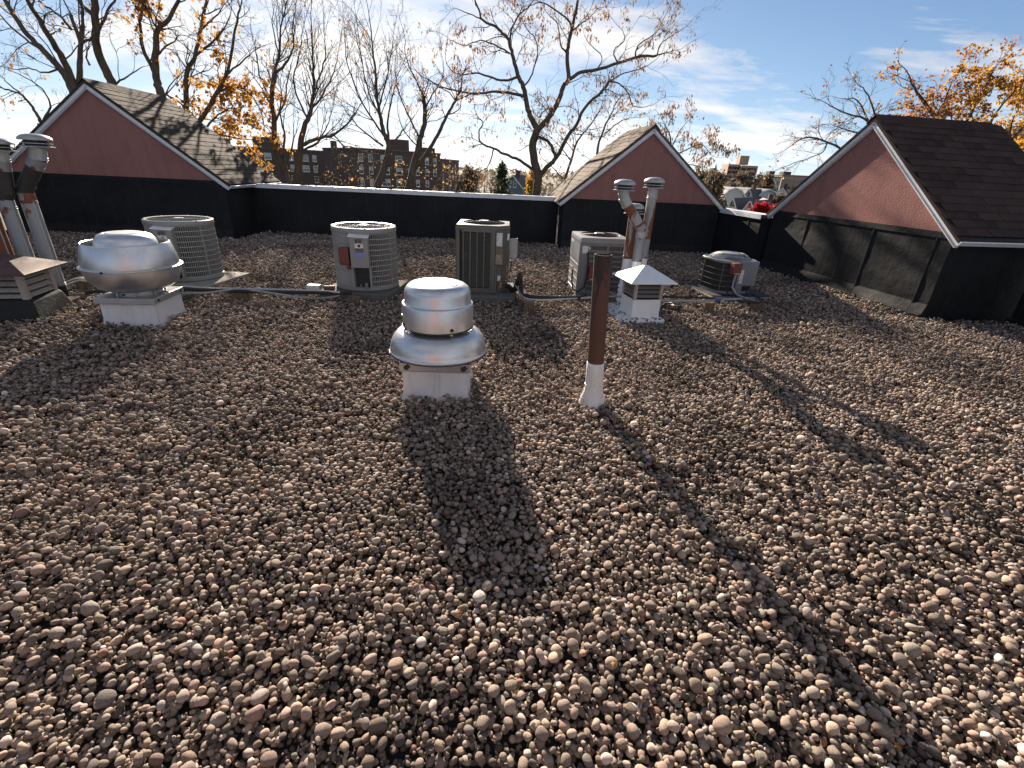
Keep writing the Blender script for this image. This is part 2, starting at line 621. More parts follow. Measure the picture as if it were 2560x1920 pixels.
RUST = (0.20, 0.062, 0.026)
MATS = dict(
    gravel=mk_gravel, pebble=mk_pebble_obj, deck=mk_deck, stucco=mk_stucco, membrane=mk_membrane,
    shingle_brown=mk_shingle((0.050, 0.040, 0.033)), shingle_dark=mk_shingle((0.040, 0.025, 0.022)), shingle_tan=mk_shingle((0.105, 0.078, 0.060)),
    alu=mk_spun_alu, wood=mk_wood, ground=mk_ground, glass=mk_glass,
    trim=mk_paint('white_trim', (0.72, 0.74, 0.77), 0.45, 0.06, 0.2),
    curb_white=mk_paint('white_curb_paint', (0.66, 0.645, 0.635), 0.5, 0.07, 0.38, bump=0.25),
    coat_white=mk_paint('white_roof_coating', (0.72, 0.73, 0.735), 0.32, 0.04, 0.12, bump=0.6, scale=9),
    galv=mk_paint('galvanised_flange', (0.42, 0.42, 0.42), 0.42, 0.12, 0.3, metal=0.6),
    beige=mk_paint('beige_enamel', (0.235, 0.235, 0.228), 0.45, 0.05, 0.22),
    beige_slat=mk_paint('beige_slats', (0.20, 0.20, 0.195), 0.5, 0.06, 0.2),
    band_pale=mk_paint('pale_guard_band', (0.31, 0.31, 0.30), 0.45, 0.05, 0.15),
    taupe=mk_paint('taupe_enamel', (0.092, 0.088, 0.078), 0.42, 0.06, 0.2),
    grey_unit=mk_paint('grey_enamel', (0.155, 0.16, 0.165), 0.48, 0.1, 0.35),
    grey_pale=mk_paint('pale_grey_enamel', (0.205, 0.215, 0.235), 0.42, 0.05, 0.12),
    grey_plastic=mk_paint('grey_plastic', (0.40, 0.42, 0.41), 0.5, 0.04, 0.12),
    dark_coil=mk_paint('dark_coil', (0.022, 0.022, 0.022), 0.7, 0.2, 0.0),
    black_rubber=mk_paint('black_rubber', (0.016, 0.016, 0.017), 0.7, 0.2, 0.0, bump=0.3),
    black_line=mk_paint('black_insulation', (0.022, 0.021, 0.02), 0.85, 0.2, 0.0, bump=0.6),
    grey_conduit=mk_paint('grey_conduit', (0.26, 0.27, 0.28), 0.4, 0.08, 0.2),
    steel_line=mk_paint('silver_conduit', (0.45, 0.45, 0.44), 0.35, 0.1, 0.2, metal=0.5),
    bolt=mk_paint('dark_bolt', (0.03, 0.028, 0.026), 0.5, 0.2, 0.0),
    rust_box=mk_weathered('rusted_red_box', (0.16, 0.045, 0.032), (0.10, 0.032, 0.018), 0.56, metal=0.0),
    rust_pipe=mk_weathered('rusty_pipe', (0.10, 0.042, 0.027), (0.045, 0.022, 0.016), 0.52, (1, 1, 0.22), 9.0, 0.1),
    rust_cap=mk_weathered('rust_brown_cap', (0.095, 0.046, 0.035), (0.06, 0.026, 0.018), 0.55, (1, 1, 1), 4.0, 0.1),
    vent_galv=mk_weathered('peeling_galvanised', (0.30, 0.32, 0.34), RUST, 0.585, (1, 1, 0.5), 5.0, 0.55),
    vent_rust=mk_weathered('mostly_rusted_vent', (0.36, 0.36, 0.36), RUST, 0.44, (1.2, 1.2, 0.35), 3.0, 0.4),
    vent_black=mk_weathered('sooty_elbow', (0.045, 0.042, 0.040), (0.10, 0.035, 0.022), 0.62, (1, 1, 1), 4.0, 0.3),
    louvre_grey=mk_paint('grey_louvre', (0.20, 0.185, 0.175), 0.6, 0.15, 0.3),
    louvre_beige=mk_paint('beige_louvre', (0.36, 0.33, 0.29), 0.6, 0.12, 0.4),
    concrete=mk_concrete('concrete_pad', (0.30, 0.275, 0.235)),
    pad_green=mk_concrete('mossy_pad', (0.115, 0.115, 0.10)),
    tar=mk_paint('tar_coating', (0.013, 0.013, 0.013), 0.8, 0.25, 0.0, bump=0.8),
    bark=mk_bark('bark_brown', (0.055, 0.044, 0.034), (0.165, 0.130, 0.098)),
    bark_pale=mk_bark('bark_pale', (0.10, 0.085, 0.068), (0.21, 0.18, 0.15)),
    leaf_orange=mk_leaf('leaf_orange', [(0.0, (0.22, 0.085, 0.035)), (0.35, (0.38, 0.17, 0.045)), (0.7, (0.50, 0.28, 0.06)), (1.0, (0.54, 0.37, 0.10))]),
    leaf_yellow=mk_leaf('leaf_yellow', [(0.0, (0.40, 0.16, 0.03)), (0.5, (0.62, 0.36, 0.05)), (1.0, (0.66, 0.47, 0.10))]),
    leaf_mixed=mk_leaf('leaf_red_gold', [(0.0, (0.20, 0.04, 0.03)), (0.35, (0.34, 0.11, 0.04)), (0.65, (0.48, 0.25, 0.05)), (1.0, (0.58, 0.38, 0.07))]),
    leaf_gold=mk_leaf('leaf_gold', [(0.0, (0.30, 0.13, 0.035)), (0.4, (0.47, 0.26, 0.04)), (1.0, (0.60, 0.40, 0.07))]),
    leaf_tan=mk_leaf('seed_tan', [(0.0, (0.13, 0.07, 0.04)), (0.6, (0.26, 0.16, 0.09)), (1.0, (0.36, 0.25, 0.16))]),
    leaf_red=mk_leaf('leaf_red', [(0.0, (0.25, 0.01, 0.015)), (1.0, (0.50, 0.03, 0.025))]),
    needles=mk_leaf('needles', [(0.0, (0.022, 0.034, 0.020)), (1.0, (0.065, 0.085, 0.045))]),
    brush=mk_leaf('brush', [(0.0, (0.07, 0.056, 0.044)), (0.6, (0.12, 0.098, 0.074)), (1.0, (0.17, 0.13, 0.08))]),
    brick_dark=mk_brick('dark_brick', (0.098, 0.070, 0.061), (0.078, 0.060, 0.054), (0.11, 0.095, 0.09), 1.4),
    brick_red=mk_brick('red_brick', (0.105, 0.066, 0.056), (0.082, 0.056, 0.049), (0.11, 0.09, 0.085), 1.4),
    brick_tower=mk_brick('tower_brick', (0.40, 0.27, 0.21), (0.36, 0.25, 0.19), (0.40, 0.34, 0.30), 0.8),
    blue_siding=mk_paint('blue_grey_siding', (0.115, 0.135, 0.165), 0.6, 0.06, 0.1, scale=0.6),
    white_siding=mk_paint('white_siding', (0.66, 0.65, 0.60), 0.6, 0.05, 0.12, scale=0.6),
    pale_siding=mk_paint('pale_siding', (0.40, 0.42, 0.43), 0.6, 0.05, 0.12, scale=0.6),
    tan_siding=mk_paint('tan_siding', (0.42, 0.34, 0.25), 0.6, 0.05, 0.12, scale=0.6),
    dark_roof=mk_paint('dark_far_roof', (0.055, 0.056, 0.062), 0.85, 0.15, 0.1, scale=0.8),
    grey_roof=mk_paint('grey_far_roof', (0.16, 0.16, 0.165), 0.85, 0.15, 0.1, scale=0.8),
    steeple=mk_paint('pale_steeple', (0.50, 0.53, 0.55), 0.7, 0.05, 0.1),
    white_frame=mk_paint('white_window_frame', (0.68, 0.68, 0.66), 0.5, 0.04, 0.05),
    blind=mk_paint('window_blind', (0.42, 0.44, 0.46), 0.7, 0.05, 0.05),
    label_white=mk_print('printed_white_label', (0.70, 0.70, 0.70), (0.12, 0.12, 0.13)),
    label_black=mk_print('printed_black_label', (0.045, 0.04, 0.04), (0.40, 0.36, 0.33)),
    label_orange=mk_print('printed_warning_label', (0.30, 0.27, 0.23), (0.05, 0.045, 0.04), 40, 60, 0.42),
    label_blue=mk_paint('blue_sticker', (0.16, 0.23, 0.55), 0.5, 0.05, 0.0),
    label_yellow=mk_print('yellow_nameplate', (0.03, 0.03, 0.03), (0.55, 0.42, 0.06), 60, 90, 0.4),
    orange_trim=mk_paint('orange_strip', (0.55, 0.19, 0.05), 0.5, 0.05, 0.0),
    copper=mk_paint('copper_fitting', (0.36, 0.19, 0.10), 0.4, 0.2, 0.3, metal=0.6),
    blue_tape=mk_paint('blue_tape', (0.03, 0.06, 0.25), 0.5, 0.05, 0.0),
)

# ================================================================== SETTING
GROUND_Z = -12.0
g = MB()
g.add([(-4000, -300, GROUND_Z), (4000, -300, GROUND_Z), (4000, 5000, GROUND_Z), (-4000, 5000, GROUND_Z)], [(0, 1, 2, 3)])
tag(g.build('ground', 'ground'), kind='structure')
deck = MB().prism([(-10.4, -8), (7.2, -8), (7.2, 9.6), (5.2, 12.6), (-10.4, 12.6)], GROUND_Z, -0.045).build('roof_deck', 'deck')
tag(deck, kind='structure')

COL = sc.collection.objects


def rel(o, parent):
    o.parent = parent
    return o


def dormer(label, loc, rz, half, eave, apex, depth, side, shmat, panels, seed):
    r_ = random.Random(seed)
    root = thing('gable_dormer', label, 'dormer', loc, rz, 'pink gable dormers round the roof')
    a = math.atan2(apex - eave, half)
    L = math.hypot(apex - eave, half)
    hw = half - 0.09
    MB().box(-hw + .004, hw - .004, 0.03, depth - .05, -0.04, eave - 0.01).build('base_wall', 'membrane', root)
    MB().prism_y([(-half - .03, eave - .02), (half + .03, eave - .02), (0, apex - .05)], .1, depth - .04).build('roof_core', 'membrane', root)
    # black membrane sheets on the face, one by one
    xs = [-hw + 2 * hw * t for t in panels]
    for i in range(len(xs) - 1):
        m = MB()
        n = 5
        for k in range(n):                       # slightly wavy hand laid sheet
            z0, z1 = -0.04 + (eave + 0.03) * k / n, -0.04 + (eave + 0.03) * (k + 1) / n
            y0 = -0.012 - (0.05 * max(0, 1 - z0 / 0.16) if z0 < .16 else 0) + r_.uniform(-.004, .004)
            if k == 0:
                py = y0
            ny = -0.012 + r_.uniform(-.004, .004)
            m.add([(xs[i] + .004, py, z0), (xs[i + 1] - .004, py, z0), (xs[i + 1] - .004, ny, z1), (xs[i] + .004, ny, z1),
                   (xs[i] + .004, .032, z0), (xs[i + 1] - .004, .032, z0), (xs[i + 1] - .004, .032, z1), (xs[i] + .004, .032, z1)],
                  [(0, 1, 2, 3), (1, 5, 6, 2), (4, 0, 3, 7)] + ([(3, 2, 6, 7)] if k == n - 1 else []))
            py = ny
        m.build('membrane_sheet', 'membrane', root)
        if 0 < i:
            MB().prism_y([(xs[i] - .012, .02), (xs[i] + .008, .02), (xs[i] + .008 + r_.uniform(-.006, .006), eave - .035), (xs[i] - .012, eave - .035)], -.019, -.008).build('lap_strip', 'membrane', root, bevel=.003)
    m = MB()                                     # toe flashing along the foot of the face
    m.prism([(-hw - .01, -.085), (hw + .01, -.085), (hw + .01, -.02), (-hw - .01, -.02)], -0.05, 0.045)
    m.build('base_flashing', 'membrane', root, bevel=0.012)
    m = MB().prism_y([(-hw - .012, eave - .03), (hw + .012, eave - .03), (hw + .012, eave + .045), (-hw - .012, eave + .045)], -.022, 0.028)
    m.build('termination_strip', 'membrane', root)
    # stucco gable
    m = MB().prism_y([(-hw + .01, eave - .005), (hw - .01, eave - .005), (0, apex - .09)], -.005, .09)
    m.build('stucco_gable', 'stucco', root)
    for s in (1, -1):
        mid = Vector((s * half / 2, -.035, (apex + eave) / 2 - .078))
        rk = MB().obox((0, 0, 0), (L + .02, .05, .095))
        o = rk.build('rake_trim', 'trim', root, bevel=.004, loc=mid, rot=(0, s * a, 0))
        MB().box(-L / 2, L / 2, -.032, -.026, -.034, -.024).build('trim_groove', 'galv', o)
    for s in (1, -1):
        slab = MB()
        x0, x1 = (0, L + .06) if s > 0 else (-L - .06, 0)
        slab.box(x0, x1, -.075, depth, -.035, 0)
        o = slab.build('roof_slope', shmat, root, loc=(0, 0, apex), rot=(0, s * a, 0))
        if s == side:
            ex, wd = 0.142, 0.33
            rows = int((L + .05) / ex)
            key = 'shingle_mesh_' + shmat
            if key not in bpy.data.meshes:
                sm = MB().obox((0, 0, 0), (ex + .05, wd - .006, .007)).mesh(key, shmat)
            sm = bpy.data.meshes[key]
            for i in range(rows):
                off = (i % 2) * wd * .5 + r_.uniform(-.06, .06)
                y = -.07 + wd / 2 - off
                while y < depth + wd * .4:
                    c0, c1 = max(-.08, y - wd / 2), min(depth + .01, y + wd / 2)
                    if c1 - c0 > .08:
                        q = bpy.data.objects.new('shingle', sm)
                        COL.link(q)
                        q.parent = o
                        q.location = (s * ((i + .5) * ex + .02), (c0 + c1) / 2, .011 + r_.uniform(0, .003))
                        q.scale = (1, (c1 - c0) / wd, 1)
                        q.rotation_euler = (0, s * -.045 + r_.uniform(-.006, .006), r_.uniform(-.012, .012))
                    y += wd
            MB().box(min(s * (L + .06), s * (L + .075)), max(s * (L + .06), s * (L + .075)), -.075, depth, -.055, .004).build('eave_trim', 'trim', o)
    for k in range(int(depth / .2)):
        m = MB().prism_y([(-.12, -.12 * math.tan(a) + .016), (0, .03), (.12, -.12 * math.tan(a) + .016), (.12, -.12 * math.tan(a) + .004), (0, .018), (-.12, -.12 * math.tan(a) + .004)], 0, .215)
        m.build('ridge_shingle', shmat, root, loc=(0, -.08 + k * .2, apex + .008 + .002 * (k % 2)))
    return root


dormer('pink stucco gable dormer at the left with tree shadows on brown shingles', (-7.93, 9.87, 0), D2R(4.6), 2.17, 1.05, 2.67, 2.5, 1, 'shingle_brown', (0, .46, .95, 1), 1)
dormer('pink gable dormer in the middle behind the twin rusty vent pipes', (2.66, 11.10, 0), D2R(3.8), 1.83, 1.0, 2.5, 2.4, -1, 'shingle_tan', (0, .37, .72, 1), 2)
dormer('sunlit pink gable dormer at the right with dark brown shingle slope', (5.135, 7.96, 0), D2R(-80.3), 1.84, 1.03, 2.48, 2.1, 1, 'shingle_dark', (0, .27, .66, .94, 1), 3)
dormer('gable dormer at the left edge behind the three vent pipes', (-10.25, 7.45, 0), D2R(84), 2.1, 1.05, 2.6, 2.2, 1, 'shingle_brown', (0, .5, 1), 4)


def parapet(label, A, B, top, thick, seams, coping_len, seed):
    """wall from A to B; inside face on the right hand side when looking from A to B... local y points outward"""
    r_ = random.Random(seed)
    A, B = Vector(A), Vector(B)
    d = B - A
    L = d.length
    root = thing('parapet_wall', label, 'wall', (A.x, A.y, 0), math.atan2(d.y, d.x), 'black parapet walls between the dormers')
    MB().box(0, L, .03, thick, -.04, top - .06).build('wall_core', 'membrane', root)
    xs = [0] + [L * s for s in seams] + [L]
    for i in range(len(xs) - 1):
        m = MB()
        m.prism_y([(xs[i] + .003, -.04), (xs[i + 1] - .003, -.04), (xs[i + 1] - .003, top - .062), (xs[i] + .003, top - .062)], -.004 + .004 * (i % 2), .032)
        o = m.build('membrane_sheet', 'membrane', root, bevel=.004)
        if i:
            MB().prism_y([(xs[i] - .03, .02), (xs[i] + .02, .02), (xs[i] + .015, top - .09), (xs[i] - .03, top - .09)], -.012, -.003).build('lap_strip', 'membrane', root, bevel=.003)
    m = MB().prism_y([(0, -.05), (L, -.05), (L, .05), (0, .05)], -.06, -.008)
    m.build('base_flashing', 'membrane', root, bevel=.012)
    n = max(1, round(L / coping_len))
    for i in range(n):
        x0, x1 = L * i / n + .001, L * (i + 1) / n - .001
        m = MB()
        m.prism([(x0, -.03), (x1, -.03), (x1, thick + .03), (x0, thick + .03)], top - .01, top + .0)
        m.box(x0, x1, -.032, -.024, top - .088, top - .011)
        c = m.build('coping', 'trim', root, loc=(0, 0, .003 * (i % 2)))
        k = x0 + .12
        while k < x1:
            MB().lathe([(0, 0), (.008, 0), (.008, .004), (0, .005)], 8).build('screw', 'galv', c, loc=(k, -.033, top - .05), rot=(D2R(90), 0, 0))
            k += .42
    return root


parapet('long black rear parapet with white metal coping between the two gables', (-5.98, 11.15, 0), (0.86, 11.52, 0), 1.03, .15, (.10, .63), 1.7, 5)
parapet('short black parapet in the corner between middle and right gables', (4.39, 11.5, 0), (4.66, 9.74, 0), .98, .25, (.45, .78), 2.5, 6)
parapet('black parapet running past the right gable towards the viewer', (6.62, 6.28, 0), (7.05, -2.5, 0), 1.03, .25, (.2, .4, .6, .8), 2.2, 7)
parapet('black parapet behind the vent stack at the left edge', (-10.1, -2.5, 0), (-10.1, 5.4, 0), 1.03, .25, (.3, .6), 2.2, 8)

# membrane flap at the joint of the long parapet and the middle dormer, and an unseen pink bulkhead added to show in the fans' reflections
bh = thing('reflection_bulkhead', 'unseen pink stucco bulkhead added behind the viewer for the fans to reflect', 'bulkhead', (-0.45, -2.4, 0), 0)
MB().box(-1.05, 1.05, -2.4, 0, -.04, 2.4).build('wall', 'stucco', bh)
MB().box(-1.15, 1.15, -2.5, .1, 2.402, 2.5).build('roof', 'membrane', bh)
MB().box(.08, .95, .002, .05, 0, 2.03).build('door', 'rust_pipe', bh, bevel=.005)


# ================================================================== ROOF FANS
def bolt(parent, loc, r=.012, axis='y', mat='bolt'):
    m = MB().lathe([(0, -.004), (r, -.004), (r, .006), (r * .5, .011), (0, .011)], 10)
    return m.build('bolt', mat, parent, smooth=True, loc=loc, rot=(D2R(90), 0, 0) if axis == 'y' else (0, D2R(90), 0))


def rough_curb(hw, h, taper=.0, seed=1):
    r_ = random.Random(seed)
    m = MB()
    n = 10
    rings = []
    for k, z in enumerate((-.05, .0, .025, .06, h)):
        ring = []
        fl = .018 if k < 2 else (.006 if k == 2 else 0)
        for sx, sy, ex, ey in ((-1, -1, 1, -1), (1, -1, 1, 1), (1, 1, -1, 1), (-1, 1, -1, -1)):
            for i in range(n):
                t = i / n
                x, y = (sx + (ex - sx) * t), (sy + (ey - sy) * t)
                w = hw + taper * (h - z) + fl + r_.uniform(-.003, .003) + (r_.uniform(-.006, .008) if k < 3 else 0)
                ring.append((x * w, y * w, z))
        rings.append(ring)
    vs = [p for r in rings for p in r]
    q = 4 * n
    fs = [(k * q + i, k * q + (i + 1) % q, (k + 1) * q + (i + 1) % q, (k + 1) * q + i) for k in range(4) for i in range(q)]
    return m.add(vs, fs)


# --- the front fan: spun hood on a white curb
f1 = thing('exhaust_fan', 'silver mushroom exhaust fan with flared skirt nearest the viewer', 'exhaust fan', (-.56, 3.33, 0), D2R(2.5), 'spun aluminium roof fans')
rough_curb(.232, .23, .0, 3).build('curb', 'curb_white', f1, smooth=30)
fl = MB().box(-.25, .25, -.25, .25, .218, .285).build('curb_cap', 'galv', f1, bevel=.006)
for x in (-.2, .2):
    m = MB()
    m.lathe([(0, 0), (.017, 0), (.019, .006), (.012, .011), (0, .012)], 9)
    m.obox((.012, .01, .004), (.02, .03, .008), (0, 0, .6))
    m.build('anchor_bolt', 'bolt', fl, loc=(x, -.25, .25), rot=(D2R(90), 0, 0))
MB().lathe([(0, .286), (.17, .286), (.17, .33), (0, .33)], 40).build('throat', 'dark_coil', f1, smooth=True)
prof = [(.168, .305), (.33, .312), (.345, .303), (.356, .306), (.358, .318), (.350, .326)]
prof += [(.350 - .118 * (1 - math.cos(t)), .326 + .148 * math.sin(t)) for t in [D2R(x) for x in (10, 20, 30, 40, 50, 60, 70, 80, 88)]]
prof += [(.20, .482), (0, .486)]
sk = MB().lathe(prof, 72).build('skirt', 'alu', f1, smooth=50)
MB().lathe([(.352, .304), (.360, .304), (.360, .310), (.352, .310)], 72).build('rim_bead', 'bolt', sk, smooth=True)
MB().lathe([(0, .475), (.205, .475), (.205, .51), (0, .51)], 48).build('air_gap', 'dark_coil', f1, smooth=True)
hood = MB().lathe([(0, .505), (.238, .505), (.250, .497), (.254, .500), (.254, .655), (.250, .664), (.240, .668), (.236, .676), (.234, .735),
                   (.229, .757), (.217, .778), (.198, .793), (.178, .801), (.165, .804), (.163, .800), (.156, .800), (.15, .806), (0, .812)], 72).build('motor_hood', 'alu', f1, smooth=30)
MB().lathe([(.250, .496), (.257, .496), (.257, .503), (.250, .503)], 72).build('rim_bead', 'bolt', hood, smooth=True)
for a in (28, 118, 208, 298):
    bolt(hood, (.254 * math.sin(D2R(a)), -.254 * math.cos(D2R(a)), .525), .013).rotation_euler = (D2R(90), 0, D2R(a))
    MB().box(-.011, .011, -.006, .004, .483, .497).build('clip', 'galv', hood, loc=(.245 * math.sin(D2R(a)), -.245 * math.cos(D2R(a)), 0), rot=(0, 0, D2R(a)))
a = D2R(-72)
MB().box(-.018, .018, -.003, .002, -.02, .02).build('name_plate', 'label_yellow', hood, loc=(.2555 * math.sin(a), -.2555 * math.cos(a), .565), rot=(0, 0, a))

# --- the left fan: upblast bowl
f2 = thing('exhaust_fan', 'silver bowl shaped exhaust fan with open rim on white curb at left', 'exhaust fan', (-3.79, 4.66, 0), D2R(7), 'spun aluminium roof fans')
rough_curb(.243, .22, .012, 4).build('curb', 'curb_white', f2, smooth=30)
fl = MB().box(-.272, .272, -.272, .272, .205, .262).build('curb_cap', 'galv', f2, bevel=.006)
for x, y, ax in ((.272, -.2, 'x'), (.272, .2, 'x')):
    bolt(fl, (x, y, .235), .014, ax)
MB().lathe([(0, .262), (.20, .262), (.20, .30), (0, .30)], 48).build('collar', 'galv', f2, smooth=True)
bolt(f2, (-.03, -.2, .281), .012)
for a in range(20, 380, 45):
    MB().tube([(.215 * math.sin(D2R(a)), -.215 * math.cos(D2R(a)), .262), (.215 * math.sin(D2R(a)), -.215 * math.cos(D2R(a)), .308)], .009, 8).build('standoff', 'steel_line', f2, smooth=True)
low = [(0, .300), (.19, .302), (.24, .308), (.295, .328), (.345, .37), (.375, .42), (.392, .47), (.396, .52), (.412, .523), (.418, .529), (.418, .537), (.41, .541)]
lb = MB().lathe(low, 72).build('lower_bowl', 'alu', f2, smooth=40)
up = [(.41, .541), (.392, .545), (.392, .57), (.386, .62), (.372, .68), (.356, .735), (.350, .752), (.345, .757), (.339, .752), (.352, .70), (.366, .64), (.376, .58), (.378, .545)]
ub = MB().lathe(up, 72).build('upper_bowl', 'alu', f2, smooth=40)
MB().lathe([(0, .545), (.378, .545)], 48).build('bowl_floor', 'dark_coil', f2)
bolt(ub, (-.02, -.416, .532), .012)
dm = MB().lathe([(.235, .56), (.252, .62), (.256, .70), (.252, .745), (.238, .785), (.212, .815), (.18, .833), (.162, .838), (.16, .834), (.152, .834), (.146, .841), (0, .846)], 64).build('motor_hood', 'alu', f2, smooth=30)


# ================================================================== VENT PIPES, STACKS
def rot_to(d):
    return Vector((0, 0, 1)).rotation_difference(Vector(d).normalized()).to_euler()


def vent_cap(parent, p, r=.125, mat='galv_cap'):
    c = MB().lathe([(0, .115), (r * .45, .112), (r * .78, .098), (r * .97, .078), (r, .062), (r * .985, .055), (r * .6, .06)], 36).build('cap', 'vent_galv_clean', parent, smooth=40, loc=p)
    MB().lathe([(r * .62, .01), (r * .66, .01), (r * .66, .06), (r * .62, .06)], 28).build('cap_screen', 'dark_coil', c, smooth=True)
    MB().lathe([(r * .5, .030), (r * .93, .024), (r * .93, .030), (r * .5, .038)], 36).build('cap_ring', 'vent_galv_clean', c, smooth=True)
    MB().lathe([(r * .5, .008), (r * 1.02, -.006), (r * 1.02, .0), (r * .5, .014)], 36).build('cap_skirt', 'vent_galv_clean', c, smooth=True)
    return c


MATS['vent_galv_clean'] = mk_paint('dull_zinc', (0.36, 0.375, 0.375), 0.42, 0.12, 0.35, metal=0.35)


def seam_ring(parent, p, d, r, mat='vent_galv'):
    o = MB().lathe([(r, -.02), (r * 1.05, -.018), (r * 1.07, -.012), (r * 1.03, -.008), (r * 1.07, .0), (r * 1.05, .008), (r, .01)], 28).build('joint_band', mat, parent, smooth=True, loc=p, rot=rot_to(d))
    return o


def segs_pipe(parent, pts, r, mats, names):
    for i in range(len(pts) - 1):
        a, b = Vector(pts[i]), Vector(pts[i + 1])
        MB().tube([a, a.lerp(b, .5), b], r * (1 + .004 * i), 28, True).build(names[i], mats[i], parent, smooth=True)
        if i:
            seam_ring(parent, a, b - a, r, mats[i])


# --- white coated vent group behind the brown pipe
pan = thing('roof_vent', 'white pyramid capped louvre vent standing on a white coated pan', 'vent', (1.49, 5.62, 0), D2R(12), 'pyramid capped louvre vents')
m = MB()
poly = [(-.36, -.27), (-.22, -.33), (.2, -.29), (.225, -.23), (.21, .5), (-.34, .54)]
m.prism(poly, -.045, .032)
m.build('pan', 'coat_white', pan, bevel=.016)
rough_curb(.172, .245, .012, 6).build('curb', 'coat_white', pan, smooth=35)
MB().box(-.145, .145, -.145, .145, .24, .44).build('louvre_core', 'dark_coil', pan)
for sx in (-1, 1):
    for sy in (-1, 1):
        MB().box(sx * .158 - .018, sx * .158 + .018, sy * .158 - .018, sy * .158 + .018, .24, .455).build('corner_post', 'louvre_beige', pan, bevel=.003)
for k in range(4):
    z = .285 + k * .05
    for ax in range(4):
        MB().obox((0, 0, 0), (.285, .045, .004), (D2R(38), 0, 0)).build('louvre_blade', 'louvre_grey', pan, loc=(.158 * math.sin(ax * math.pi / 2), -.158 * math.cos(ax * math.pi / 2), z), rot=(0, 0, ax * math.pi / 2))
h = .285
m = MB().add([(-h, -h, .445), (h, -h, .445), (h, h, .445), (-h, h, .445), (-h, -h, .458), (h, -h, .458), (h, h, .458), (-h, h, .458), (-.03, -.03, .608), (.03, -.03, .608), (.03, .03, .608), (-.03, .03, .608)],
             [(3, 2, 1, 0), (0, 1, 5, 4), (1, 2, 6, 5), (2, 3, 7, 6), (3, 0, 4, 7), (4, 5, 9, 8), (5, 6, 10, 9), (6, 7, 11, 10), (7, 4, 8, 11), (8, 9, 10, 11)])
m.build('pyramid_cap', 'coat_white', pan, bevel=.004)

VR = .058


def stack(name, label, base, pts, mats, names, r=VR, capr=.122, group='vent pipes on the white pan'):
    root = thing(name, label, 'vent pipe', base, 0, group)
    segs_pipe(root, pts, r, mats, names)
    vent_cap(root, Vector(pts[-1]), capr)
    MB().tube([(r, 0, .35), (r * 1.0, 0, pts[1][2] * .98)], .006, 6).build('lock_seam', 'vent_galv_clean', root, smooth=True)
    return root


PC = (1.375, 6.12, 0)
stack('vent_pipe', 'shortest vent pipe with white painted foot left of the elbowed one', PC,
      [(0, 0, -.02), (0, 0, .62), (0, 0, 1.135)], ['coat_white', 'vent_rust'], ['painted_foot', 'pipe'], VR, .118)
m = MB()
for i in range(4):
    m.lathe([(VR * 1.0, .07 + .06 * i), (VR * 1.22, .06 + .06 * i), (VR * 1.25, .075 + .06 * i), (VR * 1.02, .1 + .06 * i)], 20, c=(PC[0], PC[1]))
tag(m.build('pipe_boot', 'coat_white', None, smooth=True), 'wrinkled white boot round the foot of the shortest vent pipe', 'pipe boot')
PA = (1.45, 5.93, 0)
stack('vent_pipe', 'rust patched vent pipe with a double elbow bending to the left', PA,
      [(0, 0, -.02), (0, 0, .62), (0, 0, .90), (.0, 0, .96), (-.04, 0, 1.03), (-.215, -.01, 1.24), (-.255, -.01, 1.30), (-.27, -.01, 1.36), (-.27, -.01, 1.395)],
      ['coat_white', 'vent_galv', 'vent_galv_clean', 'vent_galv', 'vent_rust', 'vent_galv_clean', 'vent_galv_clean', 'vent_galv_clean'],
      ['painted_foot', 'pipe', 'collar', 'elbow', 'slanted_pipe', 'elbow', 'elbow', 'top_pipe'])
PB = (1.585, 6.2, 0)
stack('vent_pipe', 'tallest straight vent pipe with long rusty upper half', PB,
      [(0, 0, -.02), (0, 0, .62), (0, 0, .86), (0, 0, 1.33), (0, 0, 1.43)], ['coat_white', 'vent_galv', 'vent_rust', 'vent_galv_clean'], ['painted_foot', 'pipe', 'pipe', 'top_pipe'])

# --- plain rusty post pipe with white boot
pp = thing('vent_pipe', 'plain rusty brown open pipe with white painted foot', 'vent pipe', (.605, 3.16, 0), 0)
lean = (-.055, .0, 1.075)
d = Vector(lean)
p0, p1 = d * .30, d
R_ = .058
m = MB()
m.tube([p0, d * .5, d * .75, p1], R_, 40, False)
m.tube([p1, d * .9], R_ * .87, 40, False)
k = len(m.v)
m.add([tuple(p1 + Vector((math.cos(2 * math.pi * i / 40) * rr, math.sin(2 * math.pi * i / 40) * rr, .001))) for rr in (R_, R_ * .87) for i in range(40)],
      [(i, (i + 1) % 40, 40 + (i + 1) % 40, 40 + i) for i in range(40)])
m.build('pipe', 'rust_pipe', pp, smooth=True)
MB().lathe([(0, 0), (R_ * .87, 0)], 24).build('pipe_bore', 'dark_coil', pp, loc=d * .91)
m = MB()
r_ = random.Random(5)
rings = [(-.05, .105), (0, .098), (.03, .088), (.07, .076), (.11, .067), (.15, .064), (.2, .063), (.26, .0625), (.325, .0615), (.328, .058)]
vs = []
for z, rr in rings:
    for i in range(36):
        a = 2 * math.pi * i / 36
        q = rr + (r_.uniform(-.004, .005) if z < .16 else r_.uniform(-.0006, .0006)) + (.008 * math.sin(a * 3) if z < .05 else 0)
        vs.append((math.cos(a) * q + lean[0] * z / lean[2], math.sin(a) * q, z))
m.add(vs, [(k * 36 + i, k * 36 + (i + 1) % 36, (k + 1) * 36 + (i + 1) % 36, (k + 1) * 36 + i) for k in range(len(rings) - 1) for i in range(36)])
m.build('painted_boot', 'curb_white', pp, smooth=60)
MB().lathe([(.064, .0), (.068, .003), (.068, .009), (.064, .012)], 30).build('hose_clamp', 'curb_white', pp, smooth=True, loc=(-.008, 0, .145), rot=(0, .05, 0))

